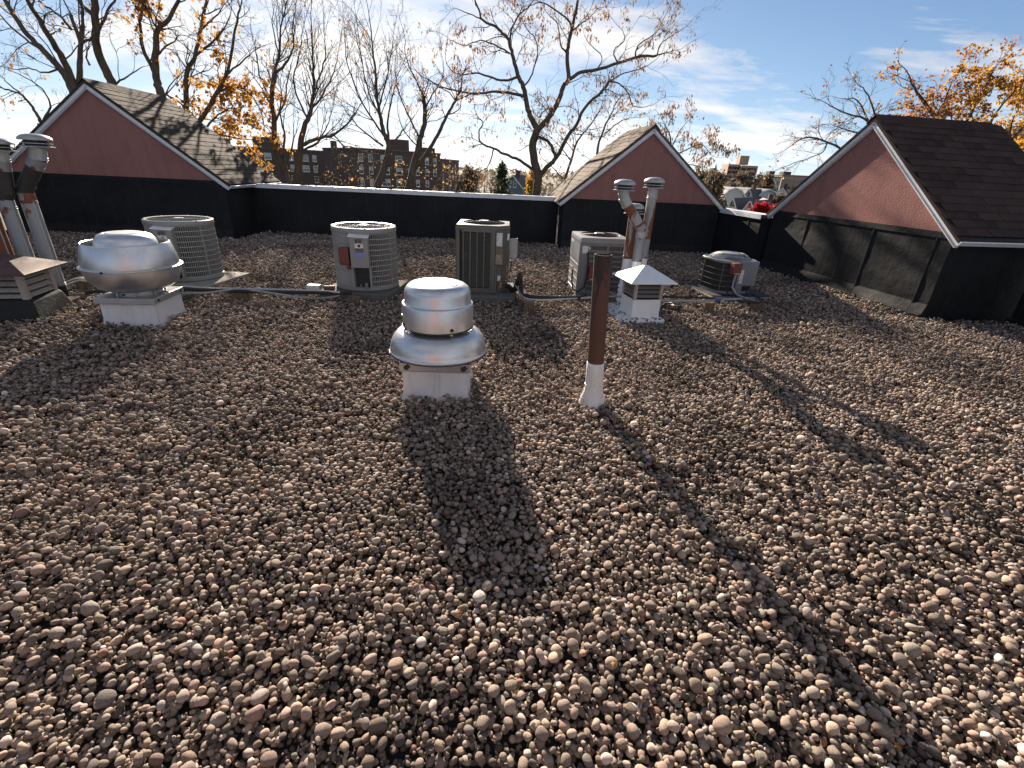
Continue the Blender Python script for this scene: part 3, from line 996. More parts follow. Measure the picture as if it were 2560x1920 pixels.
# --- left louvre vent with rusty cap and its pipes
lv = thing('roof_vent', 'louvre vent with rust brown pyramid cap at the left edge', 'vent', (-4.98, 4.58, 0), D2R(14), 'pyramid capped louvre vents')
m = MB()
for k in range(1):
    m.add([(-.32, -.32, -.05), (.32, -.32, -.05), (.32, .32, -.05), (-.32, .32, -.05), (-.245, -.245, .2), (.245, -.245, .2), (.245, .245, .2), (-.245, .245, .2)],
          [(0, 3, 2, 1), (4, 5, 6, 7), (0, 1, 5, 4), (1, 2, 6, 5), (2, 3, 7, 6), (3, 0, 4, 7)])
m.build('curb', 'tar', lv, bevel=.03)
MB().box(-.19, .19, -.19, .19, .195, .46).build('louvre_core', 'dark_coil', lv)
for sx in (-1, 1):
    for sy in (-1, 1):
        MB().box(sx * .205 - .025, sx * .205 + .025, sy * .205 - .025, sy * .205 + .025, .198, .46).build('corner_post', 'louvre_beige', lv, bevel=.003)
for k in range(4):
    z = .23 + k * .06
    for ax in range(4):
        MB().obox((0, 0, 0), (.37, .06, .005), (D2R(36), 0, 0)).build('louvre_blade', 'louvre_beige', lv, loc=(.205 * math.sin(ax * math.pi / 2), -.205 * math.cos(ax * math.pi / 2), z), rot=(0, 0, ax * math.pi / 2))
h = .335
m = MB().add([(-h, -h, .445), (h, -h, .445), (h, h, .445), (-h, h, .445), (-h, -h, .458), (h, -h, .458), (h, h, .458), (-h, h, .458), (0, 0, .60)],
             [(3, 2, 1, 0), (0, 1, 5, 4), (1, 2, 6, 5), (2, 3, 7, 6), (3, 0, 4, 7), (4, 5, 8), (5, 6, 8), (6, 7, 8), (7, 4, 8)])
m.build('pyramid_cap', 'rust_cap', lv, bevel=.003)
MB().box(-.5, .36, -.34, .85, -.05, .012).build('tar_pan', 'tar', lv, bevel=.015)
m = MB()
r_ = random.Random(9)
pts = [on_z(x, y, .02) for x, y in ((92, 790), (130, 772), (175, 752), (212, 738))]
wl_ = thing('timber_edging', 'grey weathered timber edging beside the left louvre vent', 'timber', (pts[0].x, pts[0].y, 0))
dd = pts[-1] - pts[0]
MB().obox((dd.x / 2, dd.y / 2, .015), (dd.length, .11, .075), (0, 0, math.atan2(dd.y, dd.x))).build('board', 'wood', wl_, bevel=.008)


def lpipe(label, base, pts, mats, names, r=.072):
    root = thing('vent_pipe', label, 'vent pipe', base, 0, 'vent pipes at the left edge')
    segs_pipe(root, pts, r, mats, names)
    vent_cap(root, Vector(pts[-1]), .135)
    MB().tube([(r * .95, -.02, .2), (r * .95, -.02, pts[2][2])], .007, 6).build('lock_seam', 'vent_galv_clean', root, smooth=True)


lpipe('right one of the left edge vent pipes, elbow leaning right', (-5.11, 5.17, 0), [(0, 0, -.03), (0, 0, .17), (0, 0, 1.03), (0, 0, 1.13), (.04, .0, 1.19), (.20, .0, 1.38), (.26, .0, 1.45), (.28, 0, 1.55)],
      ['tar', 'vent_galv', 'vent_rust', 'vent_black', 'vent_black', 'vent_galv', 'vent_galv_clean'], ['tarred_foot', 'pipe', 'collar', 'elbow', 'slanted_pipe', 'elbow', 'top_pipe'], .067)
lpipe('middle one of the left edge vent pipes with black upper section', (-5.24, 5.06, 0), [(0, 0, -.03), (0, 0, .16), (0, 0, .97), (0, 0, 1.06), (.04, .0, 1.12), (.09, .0, 1.34), (.11, .0, 1.42), (.12, 0, 1.5)],
      ['tar', 'vent_galv', 'vent_galv', 'vent_black', 'vent_black', 'vent_galv', 'vent_galv_clean'], ['tarred_foot', 'pipe', 'collar', 'elbow', 'upper_pipe', 'elbow', 'top_pipe'], .067)
lpipe('leftmost vent pipe at the picture edge, heavily rusted', (-5.36, 4.96, 0), [(0, 0, -.03), (0, 0, .16), (0, 0, .86), (0, 0, .95), (-.12, 0, 1.15), (-.14, 0, 1.3)],
      ['tar', 'vent_rust', 'vent_galv', 'vent_galv_clean', 'vent_galv_clean'], ['tarred_foot', 'pipe', 'collar', 'elbow', 'top_pipe'], .075)

# ================================================================== CONDENSERS
def round_condenser(label, loc, rz, r=.385, h=.745, box_open=True):
    """cylindrical unit; local angle 0 faces -y"""
    root = thing('condenser_unit', label, 'air conditioner', loc, rz, 'round beige condensers')
    z0, z1 = .02, h
    MB().lathe([(0, 0), (r * .99, 0), (r * 1.01, .012), (r * 1.01, .05), (r * .985, .055), (0, .055)], 64).build('base_pan', 'beige', root, smooth=30)
    MB().lathe([(r * .88, .05), (r * .88, h - .06)], 48).build('coil', 'dark_coil', root, smooth=True)
    A0, A1 = D2R(-118), D2R(-12)
    nb = 10
    bh_ = (h - .12) / nb
    # smooth sheet metal wrap with pressed grooves on the left side
    prof = []
    for i in range(nb):
        zz = .055 + i * bh_
        prof += [(r * .985, zz), (r * .995, zz + .004), (r * .995, zz + bh_ - .006), (r * .985, zz + bh_ - .001)]
    MB().lathe(prof, 40, A0, A1).build('wrap_panel', 'beige', root, smooth=30)
    # louvred guard on the rest
    m = MB()
    B0, B1 = D2R(14), D2R(242)
    ns = 66
    for i in range(ns):
        a = B0 + (B1 - B0) * (i + .5) / ns
        ca, sa = math.sin(a), -math.cos(a)
        c = (r * .978 * ca, r * .978 * sa, (.055 + h - .065) / 2)
        m.obox(c, (.010, .014, h - .12), (0, 0, a + .35))
    m.build('guard_slats', 'beige_slat', root)
    for i in range(nb + 1):
        zz = .055 + i * bh_
        MB().lathe([(r * .975, zz - .005), (r * 1.0, zz - .005), (r * 1.003, zz), (r * 1.0, zz + .005), (r * .975, zz + .005)], 64, B0, B1).build('guard_band', 'band_pale', root, smooth=40)
    for a in (14, 60, 105, 150, 195, 241):
        aa = D2R(a)
        MB().obox((0, 0, 0), (.02, .012, h - .1), (0, 0, aa)).build('guard_post', 'beige', root, loc=(r * .985 * math.sin(aa), -r * .985 * math.cos(aa), (h - .01) / 2))
    # top
    tp = MB().lathe([(r * .97, h - .075), (r * 1.0, h - .072), (r * 1.015, h - .06), (r * 1.015, h - .03), (r * 1.0, h - .012), (r * .96, h - .004), (r * .9, h - .008), (r * .88, h - .03)], 64).build('top_ring', 'beige', root, smooth=40)
    m = MB()
    for k in range(11):
        rr = r * .9 * (k + .8) / 11
        m.lathe([(rr - .0025, h - .016 + .012 * (1 - k / 11)), (rr + .0025, h - .016 + .012 * (1 - k / 11)), (rr, h - .010 + .012 * (1 - k / 11))], 40)
    for k in range(16):
        a = 2 * math.pi * k / 16
        m.tube([(r * .1 * math.sin(a), -r * .1 * math.cos(a), h - .004), (r * .9 * math.sin(a), -r * .9 * math.cos(a), h - .014)], .003, 4)
    gd = m.build('fan_guard', 'beige_slat', root)
    MB().lathe([(0, h + .002), (.05, h + .002), (.055, h - .003), (.055, h - .01), (0, h - .01)], 24).build('guard_hub', 'beige', gd, smooth=True)
    MB().lathe([(0, h - .12), (r * .86, h - .12)], 32).build('fan_shroud', 'dark_coil', root)
    for k in range(4):
        a = k * math.pi / 2 + .4
        MB().obox((0, 0, 0), (.24, .11, .004), (.5, 0, 0)).build('fan_blade', 'galv', root, loc=(.16 * math.cos(a), .16 * math.sin(a), h - .075), rot=(0, 0, a))
    for k in range(8):
        a = D2R(k * 45 + 10)
        MB().lathe([(0, 0), (.009, 0), (.007, .007), (0, .009)], 8).build('screw', 'galv', tp, loc=(r * .98 * math.sin(a), -r * .98 * math.cos(a), h - .008))
    # control box
    cb = MB().prism_y([(-.105, .30), (.105, .30), (.105, .655), (-.105, .668)], -r - .075, -r * .8).build('control_box', 'beige', root, bevel=.006)
    MB().add([(-.115, -r - .085, .656), (.115, -r - .085, .646), (.115, -r * .8, .676), (-.115, -r * .8, .688), (-.115, -r - .085, .668), (.115, -r - .085, .658), (.115, -r * .8, .686), (-.115, -r * .8, .698)],
             [(0, 3, 2, 1), (4, 5, 6, 7), (0, 1, 5, 4), (1, 2, 6, 5), (2, 3, 7, 6), (3, 0, 4, 7)]).build('rain_lid', 'coat_white', cb)
    y = -r - .0775
    MB().box(-.045, .05, y - .002, y + .001, .585, .632).build('warning_label', 'label_black', cb)
    MB().box(-.045, .05, y - .002, y + .001, .530, .584).build('symbol_label', 'label_white', cb)
    MB().lathe([(0, 0), (.017, 0), (.017, .001), (0, .001)], 16).build('symbol_mark', 'bolt', cb, loc=(.004, y - .0022, .556), rot=(D2R(90), 0, 0))
    MB().box(-.045, .05, y - .002, y + .001, .482, .529).build('warning_label', 'label_black', cb)
    for sx in (-.105, .105):
        MB().box(sx - .012, sx + .012, -r * 1.0 - .022, -r * .88, .055, .30).build('bay_jamb', 'beige', root, bevel=.003)
    MB().box(-.095, .095, -r * .95, -r * .85, .052, .299).build('valve_bay', 'dark_coil', root)
    for k in range(7):
        MB().box(-.09, .09, -r * .965, -r * .945, .075 + k * .032, .081 + k * .032).build('coil_fin', 'bolt', root)
    m = MB()
    m.tube([(-.02, -r - .02, .075), (-.02, -r * .9, .075)], .014, 10)
    m.tube([(.045, -r - .03, .095), (.045, -r * .9, .095)], .018, 10)
    m.lathe([(0, .045), (.022, .045), (.022, .09), (0, .09)], 12, c=(.045, -r - .03))
    m.build('service_valve', 'grey_unit', root, smooth=40)
    return root, cb, y


u2, cb2, yy = round_condenser('round beige condenser with blue sticker, second from left', (-1.93, 6.12, .105), D2R(8))
MB().box(-.05, .055, yy - .002, yy + .001, .43, .478).build('blue_sticker', 'label_blue', cb2)
u1, cb1, yy = round_condenser('round beige condenser just behind the silver bowl fan', (-4.40, 6.36, .05), D2R(8))

# pads
pd = thing('equipment_pad', 'low dark mossy pad under the second round condenser', 'pad', (-1.93, 6.1, 0), D2R(-3), 'pads under the condensers')
MB().prism([(-.46, -.43), (.40, -.43), (.43, .43), (-.43, .43)], -.045, .10).build('slab', 'pad_green', pd, bevel=.012)
pd = thing('equipment_pad', 'thin concrete pad under the round condenser at left', 'pad', (-4.35, 6.35, 0), D2R(-6), 'pads under the condensers')
MB().box(-.52, .50, -.45, .45, -.045, .045).build('slab', 'concrete', pd, bevel=.01)
pd = thing('equipment_pad', 'dark slab pad under the tall taupe condenser', 'pad', (-.47, 6.32, 0), D2R(2), 'pads under the condensers')
MB().box(-.42, .44, -.42, .42, -.045, .085).build('slab', 'pad_green', pd, bevel=.012)
pd = thing('equipment_pad', 'black rubber topped pad under the smallest condenser', 'pad', (3.17, 7.12, 0), D2R(8), 'pads under the condensers')
MB().box(-.47, .44, -.40, .42, -.045, .045).build('slab', 'concrete', pd, bevel=.01)
MB().box(-.465, .435, -.385, .415, .046, .058).build('rubber_mat', 'black_rubber', pd, bevel=.004)


def disconnect(label, loc, rz, size=(.12, .07, .17), mat='rust_box', tab=True):
    o = thing('disconnect_box', label, 'switch box', loc, rz, 'rusty switch boxes on the condensers')
    x, y, z = size
    MB().box(-x / 2, x / 2, -y / 2, y / 2, 0, z).build('housing', mat, o, bevel=.004)
    MB().box(-x / 2 - .006, x / 2 + .006, -y / 2 - .012, -y / 2 + .004, z * .1, z * 1.03).build('lid', mat, o, bevel=.004)
    if tab:
        MB().box(-x * .42, x * .42, -y / 2 - .022, -y / 2 - .010, z * .06, z * .06 + .012).build('pull_tab', 'steel_line', o)
    return o


m = disconnect('rusty red switch box on the second round condenser', (-2.045, 5.70, .43), D2R(-6), (.11, .08, .20), 'rust_box', False)
MB().lathe([(.02, -.05), (.024, -.05), (.024, 0), (.02, 0)], 12).build('conduit_hub', 'rust_box', m, loc=(.035, 0, 0))

# --- tall taupe louvred condenser
u3 = thing('condenser_unit', 'tall taupe square condenser with louvred sides and white labels', 'air conditioner', (-.455, 6.36, .088), D2R(1.5), 'square condensers')
W, Dp, HT = .325, .325, .83
cut = .13
poly = [(-W, -Dp), (W - cut, -Dp), (W, -Dp + cut), (W, Dp), (-W, Dp)]
MB().prism([(x * .93, y * .93) for x, y in poly], .03, HT - .05).build('coil', 'dark_coil', u3)
MB().prism(poly, 0, .04).build('base_pan', 'taupe', u3, bevel=.006)
tpoly = [(-W - .008, -Dp - .008), (W - cut + .004, -Dp - .008), (W + .008, -Dp + cut - .004), (W + .008, Dp + .008), (-W - .008, Dp + .008)]
top = MB()
n = 48
ring_o, ring_i = [], []
# top sheet with a round opening
vs, fs = [], []
for i in range(n):
    a = 2 * math.pi * i / n
    dx, dy = math.sin(a), -math.cos(a)
    t = min(((W + .008) / abs(dx)) if abs(dx) > 1e-6 else 9, ((Dp + .008) / abs(dy)) if abs(dy) > 1e-6 else 9)
    x, y = dx * t, dy * t
    ex = x - y - (W + Dp + .012 - cut)
    if ex > 0:
        x, y = x - ex / 2, y + ex / 2
    vs += [(x, y, HT - .055), (x, y, HT - .018), (x * .97, y * .97, HT), (.272 * dx, .272 * dy, HT + .004), (.262 * dx, .262 * dy, HT - .012), (.262 * dx, .262 * dy, HT - .05)]
for i in range(n):
    j = (i + 1) % n
    fs += [(i * 6 + k, j * 6 + k, j * 6 + k + 1, i * 6 + k + 1) for k in range(5)]
top.add(vs, fs)
top.build('top_cover', 'taupe', u3, smooth=40)
m = MB()
for k in range(9):
    rr = .262 * (k + 1) / 9
    m.lathe([(rr - .0022, HT + .004 + .018 * (1 - k / 9)), (rr + .0022, HT + .004 + .018 * (1 - k / 9)), (rr, HT + .009 + .018 * (1 - k / 9))], 40)
for k in range(40):
    a = 2 * math.pi * k / 40
    m.tube([(.05 * math.sin(a), -.05 * math.cos(a), HT + .022), (.262 * math.sin(a), -.262 * math.cos(a), HT + .004)], .0022, 4)
m.build('fan_guard', 'bolt', u3)
MB().lathe([(0, HT + .03), (.06, HT + .03), (.07, HT + .02), (0, HT + .018)], 20).build('guard_hub', 'grey_pale', u3, smooth=True)
MB().lathe([(0, HT - .08), (.262, HT - .08)], 30).build('fan_shroud', 'dark_coil', u3)
cols = [(-W + .055, -.135), (-.135, -.05), (-.05, .035), (.035, .115)]


def louvre_panel(parent, x0, x1, ncol, z0, z1, nrow, loc, rz, name='louvre_panel'):
    m = MB()
    for i in range(ncol + 1):
        x = x0 + (x1 - x0) * i / ncol
        m.box(x - .0065, x + .0065, -.012, .004, z0 - .01, z1 + .01)
    m.box(x0 - .02, x1 + .02, -.012, .004, z1 + .0105, z1 + .035)
    m.box(x0 - .02, x1 + .02, -.012, .004, z0 - .035, z0 - .0105)
    o = m.build(name, 'taupe', parent, loc=loc, rot=(0, 0, rz))
    s = MB()
    for k in range(nrow):
        z = z0 + (z1 - z0) * (k + .5) / nrow
        s.obox(((x0 + x1) / 2, -.002, z), (x1 - x0 - .013, .013, .0045), (D2R(35), 0, 0))
    s.build('louvre_slats', 'taupe', o)
    return o


louvre_panel(u3, -.24, .105, 4, .075, HT - .09, 44, (0, -Dp, 0), 0)
louvre_panel(u3, -.28, .28, 5, .075, HT - .09, 44, (-W, 0, 0), D2R(-90))
louvre_panel(u3, -.28, .28, 5, .075, HT - .09, 44, (W - .01, .11, 0), D2R(90))
for x in (-W + .02, .135):
    MB().box(x - .022, x + .022, -Dp - .014, -Dp + .03, .03, HT - .055).build('corner_post', 'taupe', u3, bevel=.006)
# angled control corner
cx0, cy0, cx1, cy1 = .158, -Dp - .006, W + .006, -Dp + cut + .02
ang = math.atan2(cy1 - cy0, cx1 - cx0)
MB().prism([(.158, -Dp - .008), (.25, -Dp - .008), (W + .007, -Dp + cut * .62), (W + .007, -Dp + .3), (.158, -Dp + .3)], .36, HT - .055).build('control_panel', 'taupe', u3, bevel=.01)
MB().prism([(.165, -Dp + .03), (.23, -Dp + .03), (W - .02, -Dp + .13), (W - .02, -Dp + .3), (.165, -Dp + .3)], .04, .36).build('valve_recess', 'taupe', u3, bevel=.004)
MB().box(.158, .185, -Dp - .008, -Dp + .05, .04, .358).build('corner_post', 'taupe', u3, bevel=.004)
yl = -Dp - .0095
MB().box(.172, .242, yl - .0015, yl + .001, HT - .235, HT - .08).build('rating_label', 'label_white', u3)
wlb = MB().box(.165, .248, yl - .0015, yl + .001, .375, .49).build('warning_label', 'label_orange', u3)
MB().box(.165, .248, yl - .0025, yl - .0016, .481, .489).build('label_band', 'orange_trim', wlb)
MB().box(-.028, .028, -.0015, .001, HT - .17, HT - .09).build('side_label', 'label_white', u3, loc=(W - .018, -Dp + .055, 0), rot=(0, 0, D2R(44)))
MB().box(-.02, .02, -.0015, .001, .16, .225).build('small_label', 'label_white', u3, loc=(.212, -Dp + .0275, 0))
MB().box(W + .007, W + .012, -.14, -.09, .38, .53).build('hand_grip', 'bolt', u3)
m = MB()
m.tube([(.24, -Dp + .07, .14), (.25, -Dp - .01, .14)], .013, 10)
m.tube([(.22, -Dp + .07, .10), (.24, -Dp - .02, .10)], .017, 10)
m.tube([(.235, -Dp - .01, .16), (.235, -Dp - .01, .11)], .016, 10)
m.build('service_valve', 'copper', u3, smooth=40)
db = thing('disconnect_box', 'pale grey plastic switch box on the side of the tall condenser', 'switch box', (-.075, 6.33, .50), D2R(91))
MB().box(-.06, .06, -.05, .05, 0, .24).build('housing', 'grey_plastic', db, bevel=.008)
MB().box(-.065, .065, -.058, -.04, .03, .245).build('lid', 'grey_plastic', db, bevel=.006)

# --- older grey square condenser with rusted top grille
u4 = thing('condenser_unit', 'older grey condenser with rusted top grille and slotted front panel', 'air conditioner', (1.115, 6.86, .0), D2R(4), 'square condensers')
W4, D4, H4 = .325, .36, .78
c4 = .1
p4 = [(-W4, -D4), (W4, -D4), (W4, D4), (-W4, D4)]
MB().box(-W4 + .02, W4 - .02, -D4 + .02, D4 - .02, .05, H4 - .04).build('coil', 'dark_coil', u4)
MB().prism([(x * 1.01, y * 1.01) for x, y in p4], .0, .06).build('base_pan', 'grey_unit', u4, bevel=.01)
vs, fs = [], []
n = 48
for i in range(n):
    a = 2 * math.pi * (i + .5) / n
    dx, dy = math.sin(a), -math.cos(a)
    t = min(((W4 + .012) / abs(dx)) if abs(dx) > 1e-6 else 9, ((D4 + .012) / abs(dy)) if abs(dy) > 1e-6 else 9)
    x, y = dx * t, dy * t
    vs += [(x, y, H4 - .06), (x, y, H4 - .022), (x * .975, y * .975, H4), (.272 * dx, .272 * dy, H4 + .006), (.26 * dx, .26 * dy, H4 - .01), (.26 * dx, .26 * dy, H4 - .07)]
for i in range(n):
    j = (i + 1) % n
    fs += [(i * 6 + k, j * 6 + k, j * 6 + k + 1, i * 6 + k + 1) for k in range(5)]
MB().add(vs, fs).build('top_cover', 'grey_pale', u4, smooth=40)
m = MB()
for k in range(12):
    rr = .26 * (k + 1) / 12
    m.lathe([(rr - .003, H4 + .006 + .016 * (1 - k / 12)), (rr + .003, H4 + .006 + .016 * (1 - k / 12)), (rr, H4 + .012 + .016 * (1 - k / 12))], 40)
for k in range(12):
    a = 2 * math.pi * k / 12
    m.tube([(.05 * math.sin(a), -.05 * math.cos(a), H4 + .022), (.26 * math.sin(a), -.26 * math.cos(a), H4 + .006)], .003, 4)
m.build('fan_guard', 'rust_pipe', u4)
MB().lathe([(0, H4 + .032), (.065, H4 + .03), (.075, H4 + .02), (0, H4 + .018)], 24).build('guard_hub', 'grey_pale', u4, smooth=True)
MB().lathe([(0, H4 - .08), (.26, H4 - .08)], 30).build('fan_shroud', 'dark_coil', u4)
# slotted front
m = MB()
yf = -D4 - .003
x0, x1 = -.20, W4 - .03
m.box(-W4, x0, yf, yf + .02, .06, H4 - .061)
m.box(x1, W4, yf, yf + .02, .06, H4 - .061)
nr = 9
zr0, zr1 = .085, H4 - .10
m.box(x0 + .0005, x1 - .0005, yf, yf + .02, .06, zr0)
m.box(x0 + .0005, x1 - .0005, yf, yf + .02, zr1, H4 - .061)
for k in range(1, nr):
    z = zr0 + (zr1 - zr0) * k / nr
    m.box(x0 + .0005, x1 - .0005, yf, yf + .02, z - .010, z + .010)
xm = (x0 + x1) / 2
m.box(xm - .018, xm + .018, yf - .0015, yf + .02, zr0 + .0005, zr1 - .0005)
m.build('front_panel', 'grey_unit', u4)
s = MB()
ncol = 34
for i in range(ncol + 1):
    x = x0 + (x1 - x0) * i / ncol
    s.box(x - .0030, x + .0030, yf + .002, yf + .016, zr0, zr1)
s.build('slot_bars', 'grey_unit', u4)
# left side: solid sheet above, coil guard below
MB().box(-W4 - .006, -W4 + .014, -D4 + .02, D4, .46, H4 - .061).build('side_panel', 'grey_pale', u4, bevel=.004)
MB().box(-W4 + .004, -W4 + .01, -D4 + .02, D4, .062, .459).build('side_coil', 'louvre_grey', u4)
for k in range(4):
    z = .12 + k * .095
    MB().box(-W4 - .005, -W4 + .008, -D4 + .03, D4 - .02, z - .009, z + .009).build('coil_guard_bar', 'grey_pale', u4)
MB().box(-W4 - .006, -W4 + .016, -D4 - .004, -D4 + .03, .06, H4 - .061).build('corner_post', 'grey_unit', u4, bevel=.004)
MB().box(W4 - .005, W4 + .006, -D4 + .02, D4, .06, H4 - .061).build('side_panel', 'grey_unit', u4)
MB().box(-W4 + .03, -W4 + .105, yf - .0025, yf - .001, H4 - .20, H4 - .105).build('rating_label', 'label_white', u4)
MB().box(-W4 + .118, -W4 + .135, yf - .0025, yf - .001, H4 - .145, H4 - .115).build('small_label', 'label_white', u4)
MB().box(-W4 - .0075, -W4 - .0063, -D4 + .5, D4 - .06, H4 - .13, H4 - .085).build('side_label', 'label_white', u4)
disconnect('rusty red switch box on the older grey condenser', (1.015, 6.44, .24), D2R(4), (.115, .07, .18))
w = MB()
w.tube([on_z(1447, 632, .0) * 0 + Vector((.92, 6.45, .60)), Vector((.93, 6.42, .5)), Vector((.935, 6.41, .3)), Vector((.91, 6.42, .14)), Vector((.83, 6.43, .07)), Vector((.77, 6.47, .10)), Vector((.75, 6.52, .2)), Vector((.755, 6.6, .33)), Vector((.77, 6.7, .36))], .012, 8)
tag(w.build('power_cable', 'black_line', smooth=True), 'black cable looping down the older grey condenser', 'cable')
w = MB()
w.tube([(1.0, 6.42, .25), (1.1, 6.40, .19), (1.22, 6.37, .12), (1.35, 6.3, .07)], .010, 8)
tag(w.build('flex_conduit', 'grey_conduit', smooth=True), 'grey flexible conduit below the switch box of the older condenser', 'conduit')

# --- small condenser with domed grille
u5 = thing('condenser_unit', 'smallest condenser with black mesh side and domed wire top', 'air conditioner', (3.10, 7.17, .058), D2R(14), 'square condensers')
W5, H5 = .315, .46


def rsq(w, r, n=6):
    out = []
    for cx, cy, a0 in ((w - r, -w + r, -90), (w - r, w - r, 0), (-w + r, w - r, 90), (-w + r, -w + r, 180)):
        for k in range(n + 1):
            a = D2R(a0 + 90 * k / n)
            out.append((cx + r * math.cos(a), cy + r * math.sin(a)))
    return out


MB().prism(rsq(W5 * .95, .18), .03, H5 - .02).build('coil', 'dark_coil', u5, smooth=40)
MB().prism(rsq(W5, .2), .0, .035).build('base_pan', 'grey_pale', u5, smooth=40)
MB().prism(rsq(W5 * 1.02, .2), H5 - .035, H5).build('top_cover', 'grey_pale', u5, smooth=40, bevel=.008)
m = MB()
pr = rsq(W5 * .985, .19, 22)
for i, (x, y) in enumerate(pr):
    m.tube([(x, y, .03), (x, y, H5 - .03)], .0022, 3, False)
for a_, b_ in zip(pr, pr[1:] + pr[:1]):
    L_ = math.hypot(b_[0] - a_[0], b_[1] - a_[1])
    if L_ > .05:
        for k in range(1, int(L_ / .014)):
            t = k / int(L_ / .014)
            m.tube([(a_[0] + (b_[0] - a_[0]) * t, a_[1] + (b_[1] - a_[1]) * t, .03), (a_[0] + (b_[0] - a_[0]) * t, a_[1] + (b_[1] - a_[1]) * t, H5 - .03)], .0022, 3, False)
m.build('mesh_guard', 'bolt', u5)
for k in range(4):
    z = .1 + k * .078
    q = [(x, y, z) for x, y in rsq(W5 * .992, .19, 8)]
    MB().tube(q + [q[0]], .0032, 5, False).build('guard_band', 'grey_unit', u5, smooth=True)
for i in (3, 9, 15, 20, 24):
    x, y = rsq(W5 * .994, .19, 6)[i]
    MB().tube([(x, y, .03), (x, y, H5 - .03)], .0045, 6).build('guard_post', 'grey_unit', u5, smooth=True)
m = MB()
for k in range(10):
    t = k / 9
    rr, zz = .30 - .14 * t, H5 + .07 * math.sin(t * math.pi / 2)
    m.lathe([(rr - .003, zz), (rr, zz + .003), (rr + .003, zz), (rr, zz - .003), (rr - .003, zz)], 44)
for k in range(30):
    a = 2 * math.pi * k / 30
    m.tube([((.30 - .14 * t) * math.sin(a), -(.30 - .14 * t) * math.cos(a), H5 + .07 * math.sin(t * math.pi / 2)) for t in (0, .25, .5, .75, 1)], .0024, 4, False)
m.build('dome_guard', 'grey_pale', u5)
MB().lathe([(0, H5 + .073), (.155, H5 + .071), (.165, H5 + .066), (.15, H5 + .06), (0, H5 + .06)], 36).build('dome_cap', 'grey_pale', u5, smooth=True)
MB().lathe([(0, H5 - .02), (.28, H5 + .002)], 30).build('fan_shroud', 'dark_coil', u5)
cb5 = MB().box(-.06, .25, -W5 - .03, -W5 + .25, .12, H5 + .002).build('control_box', 'grey_pale', u5, bevel=.006)
MB().box(-.06, .05, -W5 - .028, -W5 + .1, .0, .119).build('valve_post', 'grey_pale', u5, bevel=.004)
MB().box(.055, .25, -W5 + .06, -W5 + .24, .0, .118).build('valve_recess', 'dark_coil', u5)
MB().box(-.03, .025, -W5 - .0325, -W5 - .031, .155, .345).build('rating_label', 'label_white', cb5)
MB().box(.251, .2525, -W5 - .02, -W5 + .03, .13, .27).build('side_label', 'label_white', cb5)
disconnect('rusty red switch box on the smallest condenser', (3.03, 6.74, .36), D2R(12), (.115, .09, .15))
w = MB()
w.tube([(3.05, 6.72, .36), (3.03, 6.70, .28), (3.02, 6.68, .18), (3.08, 6.62, .10), (3.18, 6.52, .07), (3.26, 6.42, .075)], .014, 10)
tag(w.build('flex_conduit', 'grey_conduit', smooth=True), 'grey flexible conduit hanging from the smallest condenser', 'conduit')
w = MB()
w.tube([(3.0, 6.72, .36), (2.97, 6.70, .28), (2.94, 6.69, .16), (2.98, 6.66, .085), (3.09, 6.62, .075), (3.22, 6.66, .09), (3.27, 6.75, .16)], .011, 8)
tag(w.build('power_cable', 'black_line', smooth=True), 'black cable drooping beside the smallest condenser', 'cable')

# ================================================================== LINES ON BLOCKS


def block(label, p, size=(.13, .09, .12), rz=0.0):
    o = thing('wood_block', label, 'wood block', (p.x, p.y, 0), rz, 'wood blocks carrying the roof lines')
    MB().box(-size[0] / 2, size[0] / 2, -size[1] / 2, size[1] / 2, -.04, size[2]).build('block', 'wood', o, bevel=.006)
    return o


block('wood block under the lines left of the second round condenser', on_z(607, 752), (.17, .1, .13), .1)
block('small stacked block in front of the second round condenser', on_z(887, 762), (.14, .1, .10), -.05)
block('dark wood block right of the tall taupe condenser', on_z(1321, 782), (.12, .1, .13), .15)
block('wood block left of the smallest condenser pad', on_z(1767, 780), (.13, .1, .13), .1)
block('wood block below the right end of the smallest condenser pad', on_z(1888, 776), (.13, .1, .11), .05)
block('wood block beside the left edge vent pipes', on_z(232, 720), (.28, .12, .13), .3)


def line(name, label, cat, pts, r, mat, z=.14, n=8):
    ps = []
    for q in pts:
        ps.append(on_z(q[0], q[1], q[2] if len(q) > 2 else z))
    # smooth
    out = []
    for i in range(len(ps) - 1):
        a, b = ps[i], ps[i + 1]
        p_, n_ = ps[max(i - 1, 0)], ps[min(i + 2, len(ps) - 1)]
        for k in range(5):
            t = k / 5
            out.append(.5 * ((2 * a) + (b - p_) * t + (2 * p_ - 5 * a + 4 * b - n_) * t * t + (-p_ + 3 * a - 3 * b + n_) * t ** 3))
    out.append(ps[-1])
    return tag(MB().tube(out, r, n).build(name, mat, smooth=True), label, cat)


